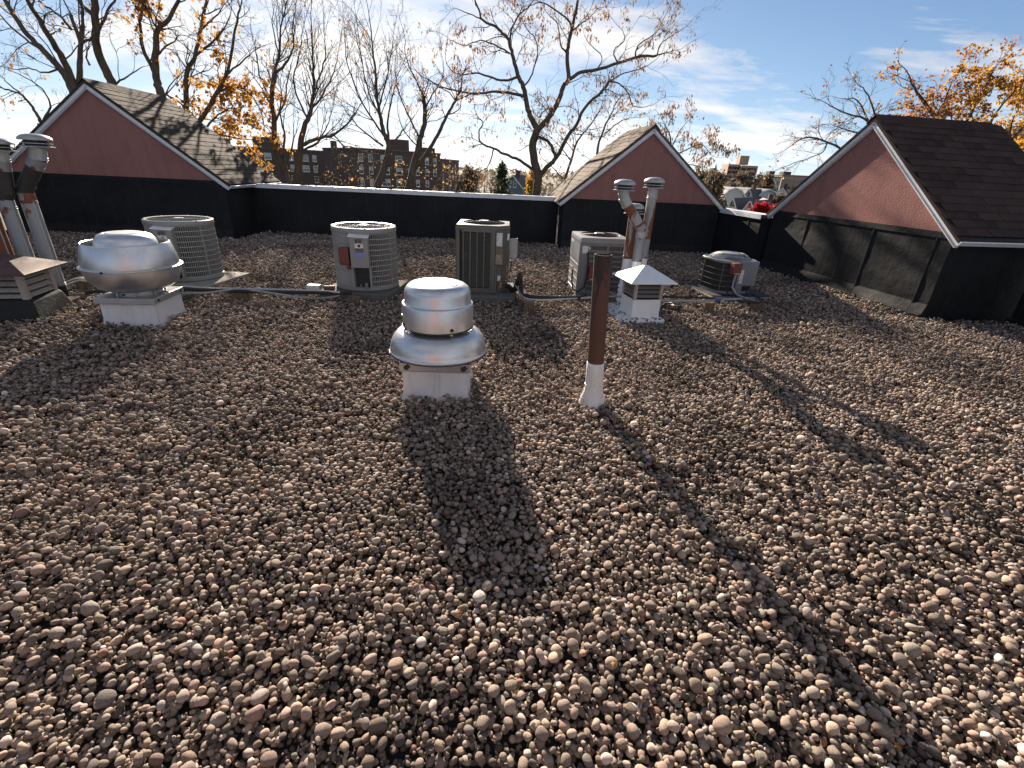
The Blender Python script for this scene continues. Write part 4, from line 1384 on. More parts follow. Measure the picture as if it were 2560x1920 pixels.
line('roof_conduit', 'straight pale conduit running between the two round condensers', 'conduit', [(458, 716), (520, 720), (600, 722), (700, 724), (790, 727), (850, 731)], .013, 'steel_line')
line('refrigerant_line', 'dark insulated line below the pale conduit between the round condensers', 'pipe', [(440, 722), (520, 725), (620, 729), (780, 732), (880, 733)], .02, 'black_line', .125)
line('flex_conduit', 'grey cable sagging in front of the second round condenser', 'conduit', [(455, 734, .11), (520, 732, .12), (600, 723, .145), (680, 733, .13), (770, 745, .06), (835, 742, .05), (882, 728, .07), (921, 709, .10), (928, 694, .15), (919, 676, .25), (913, 664, .36)], .014, 'grey_conduit')
jb = thing('junction_box', 'small pale grey junction box on the line beside the second condenser', 'junction box', on_z(787, 733, .07), .03)
MB().box(-.075, .075, -.04, .04, 0, .105).build('housing', 'grey_plastic', jb, bevel=.006)
MB().box(-.079, .079, -.046, -.036, .005, .108).build('lid', 'grey_plastic', jb, bevel=.004)
rb = thing('rusty_can', 'small rusty can lying left of the second round condenser', 'can', on_z(825, 727, .08), .2)
MB().tube([(-.06, 0, .03), (.06, 0, .03)], .035, 14).build('body', 'rust_box', rb, smooth=40)
MB().tube([(-.066, 0, .03), (-.06, 0, .03)], .038, 14).build('rim', 'rust_box', rb)
line('refrigerant_line', 'thick black insulated line curling out of the tall taupe condenser', 'pipe', [(1246, 717, .13), (1270, 716, .16), (1283, 728, .09), (1296, 700, .30), (1300, 687, .34), (1303, 720, .2), (1306, 737, .14), (1330, 742, .14), (1380, 745, .14), (1450, 745, .14)], .028, 'black_line')
line('roof_conduit', 'pale conduit running from the tall condenser towards the brown pipe', 'conduit', [(1275, 690, .3), (1296, 724, .18), (1312, 745, .13), (1360, 750), (1420, 747), (1480, 744), (1545, 741), (1640, 748)], .012, 'steel_line')
line('power_cable', 'thin black cable looping under the control panel of the tall condenser', 'cable', [(1249, 653, .43), (1252, 672, .32), (1264, 682, .27), (1275, 676, .3), (1279, 655, .42)], .006, 'black_line')
line('refrigerant_line', 'black insulated line running right from the white vent', 'pipe', [(1640, 741), (1700, 743), (1770, 745), (1840, 751), (1895, 757), (1902, 748), (1880, 735, .1)], .014, 'black_line')
line('roof_conduit', 'grey conduit with blue tape running to the smallest condenser', 'conduit', [(1600, 755), (1700, 752), (1760, 754), (1800, 749), (1855, 748)], .015, 'grey_conduit', .155)
bt = MB().tube([on_z(1788, 751, .155), on_z(1800, 749.5, .155)], .02, 10)
tag(bt.build('blue_tape', 'blue_tape', smooth=True), 'blue tape wrapped round the grey conduit by the smallest condenser', 'tape')
line('roof_conduit', 'pale tubes bent beside the left edge vent pipes, upper one', 'conduit', [(160, 708, .12), (188, 697, .17), (205, 697, .17), (240, 702, .15)], .011, 'steel_line')
line('roof_conduit', 'pale tubes bent beside the left edge vent pipes, lower one', 'conduit', [(166, 728, .05), (170, 712, .12), (194, 702, .16), (212, 702, .16), (245, 708, .14)], .011, 'steel_line')
line('refrigerant_line', 'dark line behind the silver bowl fan', 'pipe', [(212, 733, .12), (262, 728, .12), (330, 730, .12), (400, 733, .12)], .018, 'black_line')

# roof drain strainer
rd = thing('drain_strainer', 'black slotted roof drain strainer beside the white vent', 'drain', on_z(1678, 775, 0), 0)
m = MB()
for i in range(26):
    a = 2 * math.pi * i / 26
    m.tube([(.13 * math.cos(a), .13 * math.sin(a), -.03), (.125 * math.cos(a), .125 * math.sin(a), .045), (.09 * math.cos(a), .09 * math.sin(a), .078), (.03 * math.cos(a), .03 * math.sin(a), .085)], .0055, 5)
m.build('cage_bars', 'bolt', rd)
for rr, z in ((.13, .0), (.095, .078)):
    MB().lathe([(rr - .008, z - .005), (rr + .006, z - .005), (rr + .006, z + .005), (rr - .008, z + .005), (rr - .008, z - .005)], 30).build('cage_ring', 'bolt', rd, smooth=True)

# white fixture on the dark side wall at the right edge
wf = thing('wall_fixture', 'white rounded fixture on the dark wall at the right edge', 'fixture', (6.40, 6.03, .86), D2R(-5))
MB().lathe([(0, .07), (.035, .065), (.065, .04), (.075, .0), (.07, -.02), (.04, -.03), (0, -.03)], 24).build('cover', 'coat_white', wf, smooth=True)
MB().box(-.03, .03, .0, .12, -.02, .02).build('bracket', 'coat_white', wf, bevel=.004)


# ================================================================== FAR BUILDINGS
def window(parent, x, z, w, h, y=0.0, sash=True, blind=False):
    f = MB()
    t = .09
    f.box(x - w / 2, x - w / 2 + t, y - .08, y + .04, z, z + h)
    f.box(x + w / 2 - t, x + w / 2, y - .08, y + .04, z, z + h)
    f.box(x - w / 2 + t + .001, x + w / 2 - t - .001, y - .08, y + .04, z + h - t, z + h)
    f.box(x - w / 2 - .06, x + w / 2 + .06, y - .14, y + .04, z - .12, z - .002)
    f.box(x - w / 2 + t + .001, x + w / 2 - t - .001, y - .075, y + .04, z + .001, z + t)
    if sash:
        f.box(x - w / 2 + t + .001, x + w / 2 - t - .001, y - .06, y + .03, z + h * .5 - .04, z + h * .5 + .04)
    o = f.build('window', 'white_frame', parent)
    MB().box(x - w / 2 + t, x + w / 2 - t, y - .03, y - .01, z + t, z + h * .5 - .041).build('pane', 'glass', o)
    MB().box(x - w / 2 + t, x + w / 2 - t, y - .045, y - .025, z + h * .5 + .041, z + h - t).build('pane', 'blind' if blind else 'glass', o)
    return o


def apartment(label, px0, px1, pyroof, Y0, Y1, mat, cols, floors, depth, extras, seed, group):
    """facade from pixel column px0 (distance Y0) to px1 (distance Y1); roof line given at px0"""
    r_ = random.Random(seed)
    A = at(px0, pyroof, Y0)
    B = at(px1, pyroof, Y1)
    top = A.z
    d = Vector((B.x - A.x, B.y - A.y))
    L = d.length
    root = thing('apartment_building', label, 'building', (A.x, A.y, GROUND_Z), math.atan2(d.y, d.x), group)
    Ht = top - GROUND_Z
    MB().box(0, L, 0, depth, 0, Ht - .5).build('wall', mat, root)
    MB().box(-.15, L + .15, -.15, depth + .15, Ht - .5, Ht).build('parapet', mat, root)
    MB().box(-.2, L + .2, -.22, .1, Ht - .001, Ht + .12).build('coping', 'grey_roof', root)
    fh = 2.9
    for c, w in cols:
        for k in range(floors):
            z = Ht - 3.0 - k * fh
            if z < 1:
                break
            if r_.random() < .93:
                window(root, c * L, z, w, 1.75, 0, True, r_.random() < .55)
    for (c, w, h_, dp, yo) in extras:
        MB().box(c * L - w / 2, c * L + w / 2, yo, yo + dp, Ht - .4, Ht + h_).build('roof_bulkhead', mat, root)
    return root


far_g = 'brick apartment blocks behind the bare trees'
apartment('long dark brick apartment block behind the left bare trees', 470, 884, 360, 150, 158, 'brick_dark',
          [(.03 + .0715 * i + (.012 if i % 2 else 0), 1.15 if i % 3 else 2.0) for i in range(14)], 5, 16,
          [(.42, 5.5, 3.0, 5, 3), (.86, 1.6, 3.0, 1.6, 3), (.15, 3, 2.2, 4, 5), (.93, .8, 1.6, .8, 2)], 11, far_g)
apartment('taller dark red brick apartment block right of the long one', 877, 1100, 369, 132, 150, 'brick_red',
          [(.09, 1.15), (.19, 1.15), (.32, 1.1), (.37, 1.1), (.50, 2.0), (.62, 1.1), (.715, 1.1), (.83, 1.15), (.93, 1.15)], 5, 18,
          [(.66, 4.0, 3.0, 4, 5), (.93, 4.2, 1.4, 4, 3)], 12, far_g)
apartment('end wing of the red brick apartment block, receding to the right', 1096, 1147, 397, 152, 172, 'brick_red',
          [(.2, 1.1), (.5, 1.1), (.8, 1.1)], 5, 14, [], 13, far_g)


def house(label, pxl, pxr, py_apex, py_eave, Y, wall, roof, depth, rz_deg=0.0, wins=(), chimney=None, gambrel=False, ridge_x=False, trim=True):
    """gable end house: gable faces the camera unless ridge_x"""
    L_, R_ = at(pxl, py_eave, Y), at(pxr, py_eave, Y)
    cx = (L_.x + R_.x) / 2
    w = abs(R_.x - L_.x) / 2
    ze = (L_.z + R_.z) / 2
    za = at((pxl + pxr) / 2, py_apex, Y).z
    root = thing('house', label, 'house', (cx, Y, GROUND_Z), D2R(rz_deg), 'houses of the town beyond the roof')
    e, a = ze - GROUND_Z, za - GROUND_Z
    prof = [(-w, 0), (w, 0), (w, e), (0, a), (-w, e)] if not gambrel else [(-w, 0), (w, 0), (w, e), (w * .62, e + (a - e) * .7), (0, a), (-w * .62, e + (a - e) * .7), (-w, e)]
    MB().prism_y(prof, 0, depth).build('wall', wall, root)
    up = prof[2:]
    for i in range(len(up) - 1):
        (xa, za_), (xb, zb_) = up[i], up[i + 1]
        d = Vector((xb - xa, 0, zb_ - za_))
        L2 = d.length
        n_ = Vector((-d.z, 0, d.x)).normalized()
        if n_.z < 0:
            n_ = -n_
        lo = .35 / L2
        p, q = Vector((xa, 0, za_)), Vector((xb, 0, zb_))
        if i == 0:
            p = p - d * lo
        if i == len(up) - 2:
            q = q + d * lo
        vs = []
        for y in (-.35, depth + .3):
            for pt in (p, q):
                for o in (0.02, .2):
                    v = pt + n_ * o
                    vs.append((v.x, y, v.z))
        MB().add(vs, [(0, 1, 3, 2), (4, 6, 7, 5), (0, 4, 5, 1), (2, 3, 7, 6), (1, 5, 7, 3), (0, 2, 6, 4)]).build('roof_slope', roof, root)
        if trim:
            c = (p + q) / 2 + n_ * .05
            an = math.atan2(d.z, d.x)
            MB().obox((0, 0, 0), ((q - p).length, .08, .22)).build('rake_trim', 'white_frame', root, loc=(c.x, -.4, c.z), rot=(0, -an, 0))
    for (fx, z, ww, hh) in wins:
        window(root, fx * w, e + z, ww, hh, 0, True, False)
    if chimney:
        x, y, hh = chimney
        MB().box(x - .45, x + .45, y - .45, y + .45, a - 2.0, a + hh).build('chimney', 'brick_red', root)
    return root


house('blue grey gabled house beside the forked tree', 1254, 1308, 439, 470, 125, 'blue_siding', 'dark_roof', 12, -12,
      [(-.25, .2, .7, 1.5), (.22, .2, .7, 1.5), (-.55, -2.8, .7, 1.5), (-.1, -2.8, .7, 1.3), (.3, -2.9, .7, 1.5), (.75, -3.0, .7, 1.5), (-.3, -5.8, .9, 1.4), (.4, -5.8, .9, 1.4)], (0.6, 3, 1.2))
house('low pale house with flat eaves right of the blue grey house', 1308, 1345, 478, 482, 135, 'pale_siding', 'dark_roof', 9, -5, [(-.4, -2, .8, 1.3), (.4, -2, .8, 1.3)])
house('white gabled house with black roof nearest below the coping', 1816, 1841, 496, 523, 95, 'white_siding', 'dark_roof', 14, -38, [(-.25, .4, .5, 1.0), (.2, .4, .5, 1.0)])
house('second white gabled house with black roof beside the red tree', 1860, 1884, 503, 526, 92, 'white_siding', 'dark_roof', 14, -38, [(0, .3, .6, 1.1)])
house('tan sided house at the foot of the middle gable slope', 1797, 1818, 499, 512, 88, 'tan_siding', 'dark_roof', 9, 30, [(-.2, -.8, .7, 1.2)], None)
house('pale grey gambrel roofed house among the far roofs', 1808, 1861, 470, 492, 130, 'pale_siding', 'grey_roof', 12, -6, [(0.05, -1.2, .9, 1.1)], None, True)
house('pale house with white gable in front of the round roofed one', 1858, 1882, 473, 495, 135, 'white_siding', 'dark_roof', 16, -46, [(0, .2, .7, 1.2)])
house('grey roofed house left of the brick chimney', 1890, 1945, 474, 494, 138, 'pale_siding', 'grey_roof', 14, 10, [(-.3, -1.4, .8, 1.2), (.2, -1.4, .8, 1.2)], (-3.2, 2, 1.0), True)
house('white house with brick chimney behind the red tree', 1898, 1930, 500, 514, 110, 'white_siding', 'grey_roof', 9, -20, [(0, -.8, .8, 1.2)], (.8, 2, 1.2))
house('small dark roofed house by the right gable rake', 1936, 1968, 470, 488, 150, 'white_siding', 'dark_roof', 11, -30, [(0, -.6, .8, 1.2)], (.6, 2, 1.2))

# tower block
T = at(1822, 410, 420)
T2 = at(1889, 415, 420)
wv = T2.x - T.x
tw = thing('tower_block', 'tan brick tower block on the skyline right of the middle gable', 'building', (T.x, 420, GROUND_Z), D2R(-4))
hz = T.z - GROUND_Z
MB().box(0, wv * .42, 0, 16, 0, hz).build('wall', 'brick_tower', tw)
MB().box(wv * .42 + .01, wv, -4, 12, 0, hz - .6).build('wall', 'brick_tower', tw)
MB().box(wv * .40, wv * .72, 2, 10, hz, hz + 6.5).build('roof_bulkhead', 'brick_tower', tw)
for i in range(8):
    for k in range(4):
        x = wv * (.06 + .1 * k)
        z = hz - 3.6 - i * 3.2
        if z > 2:
            MB().box(x - .9, x + .9, -.12, .1, z, z + 1.9).build('window', 'dark_coil', tw)
    for k in range(5):
        x = wv * (.48 + .105 * k)
        z = hz - 4.2 - i * 3.2
        if z > 2:
            MB().box(x - 1.0, x + 1.0, -4.12, -3.9, z, z + 1.9).build('window', 'dark_coil', tw)
# steeple
S = at(1790.5, 407, 380)
sb = at(1786, 432, 380)
st = thing('church_steeple', 'thin pale church steeple on the skyline', 'steeple', (S.x, 380, GROUND_Z), 0)
MB().add([(-1.9, -1.9, sb.z - GROUND_Z), (1.9, -1.9, sb.z - GROUND_Z), (1.9, 1.9, sb.z - GROUND_Z), (-1.9, 1.9, sb.z - GROUND_Z), (0, 0, S.z - GROUND_Z)], [(3, 2, 1, 0), (0, 1, 4), (1, 2, 4), (2, 3, 4), (3, 0, 4)]).build('spire', 'steeple', st)
MB().box(-2.1, 2.1, -2.1, 2.1, 0, sb.z - GROUND_Z - .01).build('tower', 'brick_dark', st)


def flat_block(label, pxl, pxr, pyt, Y, mat, cols, rows, rz=0.0, extra=None):
    A, B = at(pxl, pyt, Y), at(pxr, pyt, Y)
    w = B.x - A.x
    root = thing('town_block', label, 'building', (A.x, Y, GROUND_Z), D2R(rz), 'flat roofed blocks on the far rise')
    Ht = A.z - GROUND_Z
    MB().box(0, w, 0, 14, 0, Ht).build('wall', mat, root)
    MB().box(-.3, w + .3, -.3, 14.3, Ht + .001, Ht + .5).build('cornice', 'grey_roof', root)
    for i in range(cols):
        for k in range(rows):
            x = w * (i + .5) / cols
            z = Ht - 3.2 - 3.3 * k
            if z > 1:
                MB().box(x - w / cols * .28, x + w / cols * .28, -.1, .1, z, z + 1.8).build('window', 'glass', root)
    if extra:
        MB().box(w * extra[0], w * extra[1], 3, 8, Ht + .5, Ht + extra[2]).build('roof_bulkhead', 'dark_roof', root)
    return root


flat_block('grey many windowed block on the rise left of the right gable', 1908, 1952, 443, 260, 'pale_siding', 9, 4, -6, (.4, .7, 3))
flat_block('tan brick block on the rise nearest the right gable', 1957, 2020, 439, 270, 'brick_tower', 7, 3, -4, (.1, .4, 2))
flat_block('dark low block left of the tower', 1773, 1834, 437, 330, 'brick_dark', 6, 3, 0, (.15, .3, 4))

# ================================================================== TREES


class Tree:
    def __init__(s, name, label, Y, seed, bark='bark', group='bare trees beyond the parapet', cat='tree'):
        s.r = random.Random(seed)
        s.Y = Y
        s.name, s.label, s.bark, s.group, s.cat = name, label, bark, group, cat
        s.limbs = []           # list of (pts, radii)
        s.px = []              # (px,py,depth) of placed limb points
        s.T = MB()
        s.W = MB()
        s.tips = []

    def limb(s, pts, r0, r1, conv=None, spread=.35):
        if conv:
            pts = [(conv[0] + x / conv[2], conv[1] + y / conv[2]) for x, y in pts]
        dep = s.Y
        if s.px:
            d, dd = min((math.hypot(pts[0][0] - a, pts[0][1] - b), c) for a, b, c in s.px)
            if d < 25:
                dep = dd
        slope = s.r.uniform(-spread, spread)
        out = []
        acc = 0
        for i, (x, y) in enumerate(pts):
            if i:
                step = math.hypot(x - pts[i - 1][0], y - pts[i - 1][1]) * s.Y / 1250
                slope = slope * .8 + s.r.uniform(-spread, spread) * .5
                dep += step * slope
            s.px.append((x, y, dep))
            out.append(at(x, y, dep))
        s.add(out, r0, r1)
        return out

    def smooth(s, ps, jit=.02, sub=4):
        out = []
        for i in range(len(ps) - 1):
            a, b = ps[i], ps[i + 1]
            p_, n_ = ps[max(i - 1, 0)], ps[min(i + 2, len(ps) - 1)]
            for k in range(sub):
                t = k / sub
                q = .5 * ((2 * a) + (b - p_) * t + (2 * p_ - 5 * a + 4 * b - n_) * t * t + (-p_ + 3 * a - 3 * b + n_) * t ** 3)
                if k:
                    q = q + Vector((s.r.uniform(-jit, jit), s.r.uniform(-jit, jit), s.r.uniform(-jit, jit)))
                out.append(q)
        out.append(ps[-1])
        return out

    def add(s, ps, r0, r1):
        q = s.smooth(ps)
        n = len(q)
        rs = [.78 * (r0 + (r1 - r0) * (i / (n - 1)) ** .8) for i in range(n)]
        s.T.tube(q, rs, 8 if r0 > .05 else 6)
        s.limbs.append((q, rs))

    def trunk_down(s, r):
        q = s.limbs[0][0][0]
        s.T.tube([Vector((q.x + s.r.uniform(-.3, .3), q.y, GROUND_Z - .1)), Vector((q.x + s.r.uniform(-.15, .15), q.y, GROUND_Z + 4)), q + Vector((0, 0, .02))], [r * 1.7, r * 1.2, r], 10)

    def twig(s, P, D, L, r, lvl, wig, upb, maxl, kids):
        n = 4 if lvl < 2 else 3
        pts = [P]
        d = D.normalized()
        for i in range(n):
            d = (d + Vector((s.r.gauss(0, wig), s.r.gauss(0, wig), s.r.gauss(0, wig) + upb))).normalized()
            pts.append(pts[-1] + d * (L / n))
        rs = [r * (1 - .62 * i / n) for i in range(n + 1)]
        s.W.tube(pts, rs, 4 if r > .016 else 3, False)
        if lvl >= maxl:
            s.tips.append((pts[-1], d))
            return
        k = max(1, int(kids[lvl] * s.r.uniform(.7, 1.3)))
        for i in range(k):
            t = s.r.uniform(.22, 1.0)
            f = t * n
            j = min(int(f), n - 1)
            p = pts[j].lerp(pts[j + 1], f - j)
            dd = (pts[j + 1] - pts[j]).normalized()
            ax = dd.cross(Vector((s.r.gauss(0, 1), s.r.gauss(0, 1), s.r.gauss(0, 1))))
            if ax.length < 1e-3:
                continue
            dd = Matrix.Rotation(D2R(s.r.uniform(22, 58)), 3, ax.normalized()) @ dd
            s.twig(p, dd, L * s.r.uniform(.38, .68), max(.0032, r * .5), lvl + 1, wig, upb, maxl, kids)

    def sprout(s, dens, L0, wig=.16, upb=.05, maxl=2, kids=(4, 3, 2), start=.25, ang=(25, 65), which=None, rmax=.019):
        """twigs along every limb"""
        for li, (q, rs) in enumerate(s.limbs):
            if which is not None and li not in which:
                continue
            n = len(q)
            length = sum((q[i + 1] - q[i]).length for i in range(n - 1))
            m = int(length * dens)
            for k in range(m):
                t = s.r.uniform(start if li == 0 else .08, 1.0)
                f = t * (n - 1)
                j = min(int(f), n - 2)
                p = q[j].lerp(q[j + 1], f - j)
                d = (q[j + 1] - q[j]).normalized()
                ax = d.cross(Vector((s.r.gauss(0, 1), s.r.gauss(0, 1), s.r.gauss(0, 1))))
                if ax.length < 1e-3:
                    continue
                d = Matrix.Rotation(D2R(s.r.uniform(*ang)), 3, ax.normalized()) @ d
                s.twig(p, d, L0 * s.r.uniform(.5, 1.25) * (1.1 - .4 * t), min(rmax, rs[j] * .5), 0, wig, upb, maxl, kids)
            s.twig(q[-1], q[-1] - q[-2], L0 * .8, min(rmax, rs[-1]), 0, wig, upb, maxl, kids)

    def build(s, leaf=None, nleaf=0, size=.09, droop=False, keep=None, blown=0.0, per=1, wmat=None):
        root = thing(s.name, s.label, s.cat, (s.limbs[0][0][0].x, s.limbs[0][0][0].y, GROUND_Z), 0, s.group)
        off = -Vector(root.location)
        s.T.v = [(x + off.x, y + off.y, z + off.z) for x, y, z in s.T.v]
        s.W.v = [(x + off.x, y + off.y, z + off.z) for x, y, z in s.W.v]
        s.T.build('trunk', s.bark, root, smooth=60)
        cr = s.W.build('crown', wmat or s.bark, root)
        if leaf and nleaf:
            tips = [t for t in s.tips if keep is None or keep(t[0])]
            leaf_mesh(s.r, tips, nleaf, size, droop, blown, leaf, cr, off, per)
        return root


def leaf_mesh(r, tips, nleaf, size, droop, blown, leaf, parent, off, per=1):
    if not tips:
        return
    vs, fs, tint = [], [], []
    for k in range(nleaf):
        P, d = tips[r.randrange(len(tips))]
        base = r.random()
        for q in range(per):
            p = P + Vector((r.gauss(0, .5), r.gauss(0, .5), r.gauss(0, .5) - (.6 if droop else 0))) * size + off
            if droop:
                a = Vector((r.gauss(0, .25), r.gauss(0, .25), -1)).normalized()
            else:
                a = (Vector((r.gauss(0, 1), r.gauss(0, 1), r.gauss(0, 1) - .35)) + Vector((blown, 0, 0))).normalized()
            b = a.cross(Vector((r.gauss(0, 1), r.gauss(0, 1), r.gauss(0, 1)))).normalized()
            s_ = size * r.uniform(.55, 1.25)
            w_ = s_ * (.22 if droop else .42)
            n_ = a.cross(b) * s_ * r.uniform(-.2, .2)
            o = len(vs)
            vs += [tuple(p), tuple(p + a * s_ * .45 + b * w_ + n_), tuple(p + a * s_), tuple(p + a * s_ * .45 - b * w_ + n_)]
            fs += [(o, o + 1, o + 2), (o, o + 2, o + 3)]
            t = min(1, max(0, base * .7 + r.random() * .3))
            tint += [t, t]
    me = bpy.data.meshes.new('leaves')
    me.from_pydata(vs, [], fs)
    me.materials.append(M(leaf))
    at_ = me.attributes.new('tint', 'FLOAT', 'FACE')
    at_.data.foreach_set('value', tint)
    o = bpy.data.objects.new('leaves', me)
    COL.link(o)
    o.parent = parent
    return o


ZA, ZB, ZC, ZD, ZM = (0, 0, 2.765), (560, 0, 2.765), (1060, 0, 2.99), (1850, 100, 2.183), (1880, 140, 2.183)

# forked locust like tree in the centre right
t = Tree('bare_tree', 'tall dark forked tree with tan seed clusters left of middle gable', 19.5, 21)
t.limb([(838, 1500), (845, 1400), (850, 1310), (822, 1180), (815, 1060), (850, 970)], .21, .17, ZC, .1)
t.limb([(850, 970), (800, 880), (770, 790), (740, 650), (700, 560), (670, 440), (640, 330), (620, 280), (550, 210), (440, 150), (410, 70), (370, -30)], .135, .03, ZC)
t.limb([(850, 970), (930, 880), (1000, 760), (1040, 650), (1080, 590), (1070, 420), (1080, 330), (1110, 190), (1140, 60), (1165, -60)], .14, .05, ZC)
t.limb([(1080, 595), (1170, 540), (1290, 520), (1450, 470), (1580, 430), (1740, 415)], .085, .05, ZC)
t.limb([(855, 1320), (940, 1230), (985, 1180), (1080, 1010), (1125, 955), (1200, 810), (1330, 680), (1385, 605)], .125, .045, ZC)
t.limb([(985, 1190), (960, 1110), (920, 1050), (860, 1020)], .085, .06, ZC, .1)
t.limb([(745, 720), (620, 690), (480, 690), (370, 700), (250, 680), (130, 650), (20, 590)], .07, .025, ZC)
t.limb([(705, 575), (600, 600), (480, 570), (390, 545), (280, 560), (200, 520)], .06, .02, ZC)
t.limb([(815, 1265), (720, 1200), (600, 1150), (520, 1110), (430, 1070), (410, 990), (440, 920), (400, 870)], .075, .02, ZC)
t.limb([(520, 1115), (490, 1220), (440, 1275), (330, 1290)], .035, .012, ZC)
t.limb([(745, 650), (790, 590), (820, 510), (850, 400), (830, 290), (770, 220)], .045, .018, ZC)
t.limb([(860, 880), (900, 830), (980, 800), (1100, 800), (1150, 850)], .03, .012, ZC)
t.limb([(1070, 405), (1020, 330), (1000, 180), (940, 120)], .045, .015, ZC)
t.limb([(1110, 190), (1060, 130), (960, 60), (880, 20), (800, 40)], .045, .016, ZC)
t.limb([(1100, 240), (1180, 170), (1230, 140), (1300, 60)], .04, .012, ZC)
t.limb([(640, 330), (660, 200), (720, 100), (790, 40), (840, -30)], .05, .015, ZC)
t.limb([(1385, 610), (1460, 625), (1530, 700), (1560, 790), (1650, 800), (1720, 780)], .035, .010, ZC)
t.limb([(1385, 610), (1450, 570), (1560, 530), (1650, 500), (1740, 440)], .035, .012, ZC)
t.limb([(1580, 430), (1600, 340), (1700, 270), (1760, 200), (1830, 60)], .04, .012, ZC)
t.limb([(1740, 415), (1770, 330), (1850, 270), (1930, 220)], .03, .010, ZC)
t.limb([(1450, 470), (1420, 380), (1500, 300), (1480, 220)], .035, .012, ZC)
t.limb([(1290, 520), (1330, 430), (1250, 340), (1200, 270)], .03, .010, ZC)
t.limb([(440, 150), (330, 100), (230, 60)], .03, .010, ZC)
t.limb([(640, 400), (540, 340), (420, 300), (300, 340), (200, 300)], .04, .012, ZC)
t.trunk_down(.22)
t.sprout(2.1, 1.1, .24, .03, 3, (4, 3, 2), .85)
t.build('leaf_tan', 520, .12, True, None, 0, 5)

# two bare trees behind the coping, centre
t = Tree('bare_tree', 'bare tree with a long limb leaning right before the red brick block', 17.5, 22)
t.limb([(1270, 1330), (1310, 1150), (1345, 1020), (1350, 960), (1380, 880), (1390, 780), (1380, 660)], .18, .07, ZB, .1)
t.limb([(1310, 1180), (1400, 1060), (1480, 930), (1540, 800), (1600, 700), (1640, 600)], .10, .04, ZB)
t.limb([(1380, 660), (1310, 520), (1260, 400), (1250, 260)], .045, .012, ZB)
t.limb([(1350, 960), (1300, 850), (1230, 700), (1180, 500), (1190, 380)], .05, .012, ZB)
t.limb([(1385, 760), (1440, 650), (1500, 560), (1520, 470)], .04, .012, ZB)
t.limb([(1600, 700), (1560, 640), (1480, 600), (1400, 560)], .03, .010, ZB)
t.limb([(1540, 800), (1620, 760), (1640, 700)], .03, .012, ZB)
t.limb([(1345, 1020), (1240, 900), (1200, 760)], .035, .012, ZB)
t.trunk_down(.2)
t.sprout(3.0, .95, .16, .06, 3, (4, 3, 2), .7)
t.build('leaf_orange', 240, .09, False, lambda p: p.z < 4.5)

t = Tree('bare_tree', 'bare broom shaped tree with thin upright shoots before the red brick block', 17.0, 23)
t.limb([(1045, 1330), (1110, 1160), (1140, 1020), (1130, 970), (1100, 900), (1080, 800), (1060, 700), (1045, 500), (1030, 350), (1000, 80)], .17, .014, ZB, .12)
t.limb([(1140, 985), (1130, 850), (1160, 680), (1200, 520)], .06, .014, ZB)
t.limb([(1125, 960), (1010, 800), (920, 640), (850, 430), (835, 260)], .05, .012, ZB)
t.limb([(1080, 800), (1000, 640), (960, 450), (930, 240)], .045, .012, ZB)
t.limb([(1070, 740), (1120, 560), (1150, 400), (1170, 270)], .04, .012, ZB)
t.limb([(1100, 1010), (980, 920), (880, 820), (800, 700)], .05, .012, ZB)
t.limb([(1140, 1010), (1220, 930), (1270, 860)], .04, .014, ZB)
t.trunk_down(.18)
t.sprout(3.4, 1.2, .08, .07, 3, (4, 3, 2), .5, (15, 42))
t.build('leaf_orange', 90, .09)

t = Tree('bare_tree', 'tall bare tree with upright shoots, right of a close pair', 16.6, 24)
t.limb([(495, 1300), (510, 1180), (530, 1000), (555, 880), (600, 770), (620, 600), (612, 400), (600, 90)], .19, .014, ZB, .1)
t.limb([(540, 1000), (640, 960), (760, 930), (850, 860), (920, 760)], .085, .02, ZB)
t.limb([(580, 830), (520, 700), (480, 540), (520, 380), (540, 230)], .05, .012, ZB)
t.limb([(600, 770), (690, 640), (760, 500), (790, 360)], .05, .012, ZB)
t.limb([(620, 640), (680, 480), (700, 330), (690, 200)], .04, .012, ZB)
t.limb([(760, 930), (820, 1000), (900, 1020)], .035, .015, ZB)
t.limb([(540, 1040), (640, 990), (700, 900), (740, 790)], .05, .014, ZB)
t.trunk_down(.2)
t.sprout(3.6, 1.15, .09, .07, 3, (4, 3, 2), .45, (15, 45))
t.build('leaf_orange', 90, .09)

t = Tree('bare_tree', 'tall bare tree with a knobbly trunk, left of a close pair', 16.0, 25)
t.limb([(425, 1300), (410, 1150), (370, 1050), (350, 950), (345, 800), (330, 660), (350, 520), (385, 350), (390, 200), (440, 0)], .18, .014, ZB, .1)
t.limb([(360, 500), (440, 420), (480, 330), (470, 200), (490, 90)], .05, .012, ZB)
t.limb([(345, 850), (420, 700), (440, 560), (470, 430)], .045, .012, ZB)
t.limb([(335, 700), (260, 560), (230, 420), (210, 300)], .045, .012, ZB)
t.limb([(400, 1100), (420, 950), (390, 800), (400, 650)], .06, .015, ZB)
t.limb([(380, 370), (340, 200), (340, 60)], .03, .010, ZB)
t.limb([(410, 1150), (470, 1020), (480, 880)], .06, .014, ZB)
t.trunk_down(.19)
t.sprout(3.2, 1.0, .1, .07, 3, (4, 3, 2), .45, (15, 48))
t.build('leaf_orange', 90, .09)

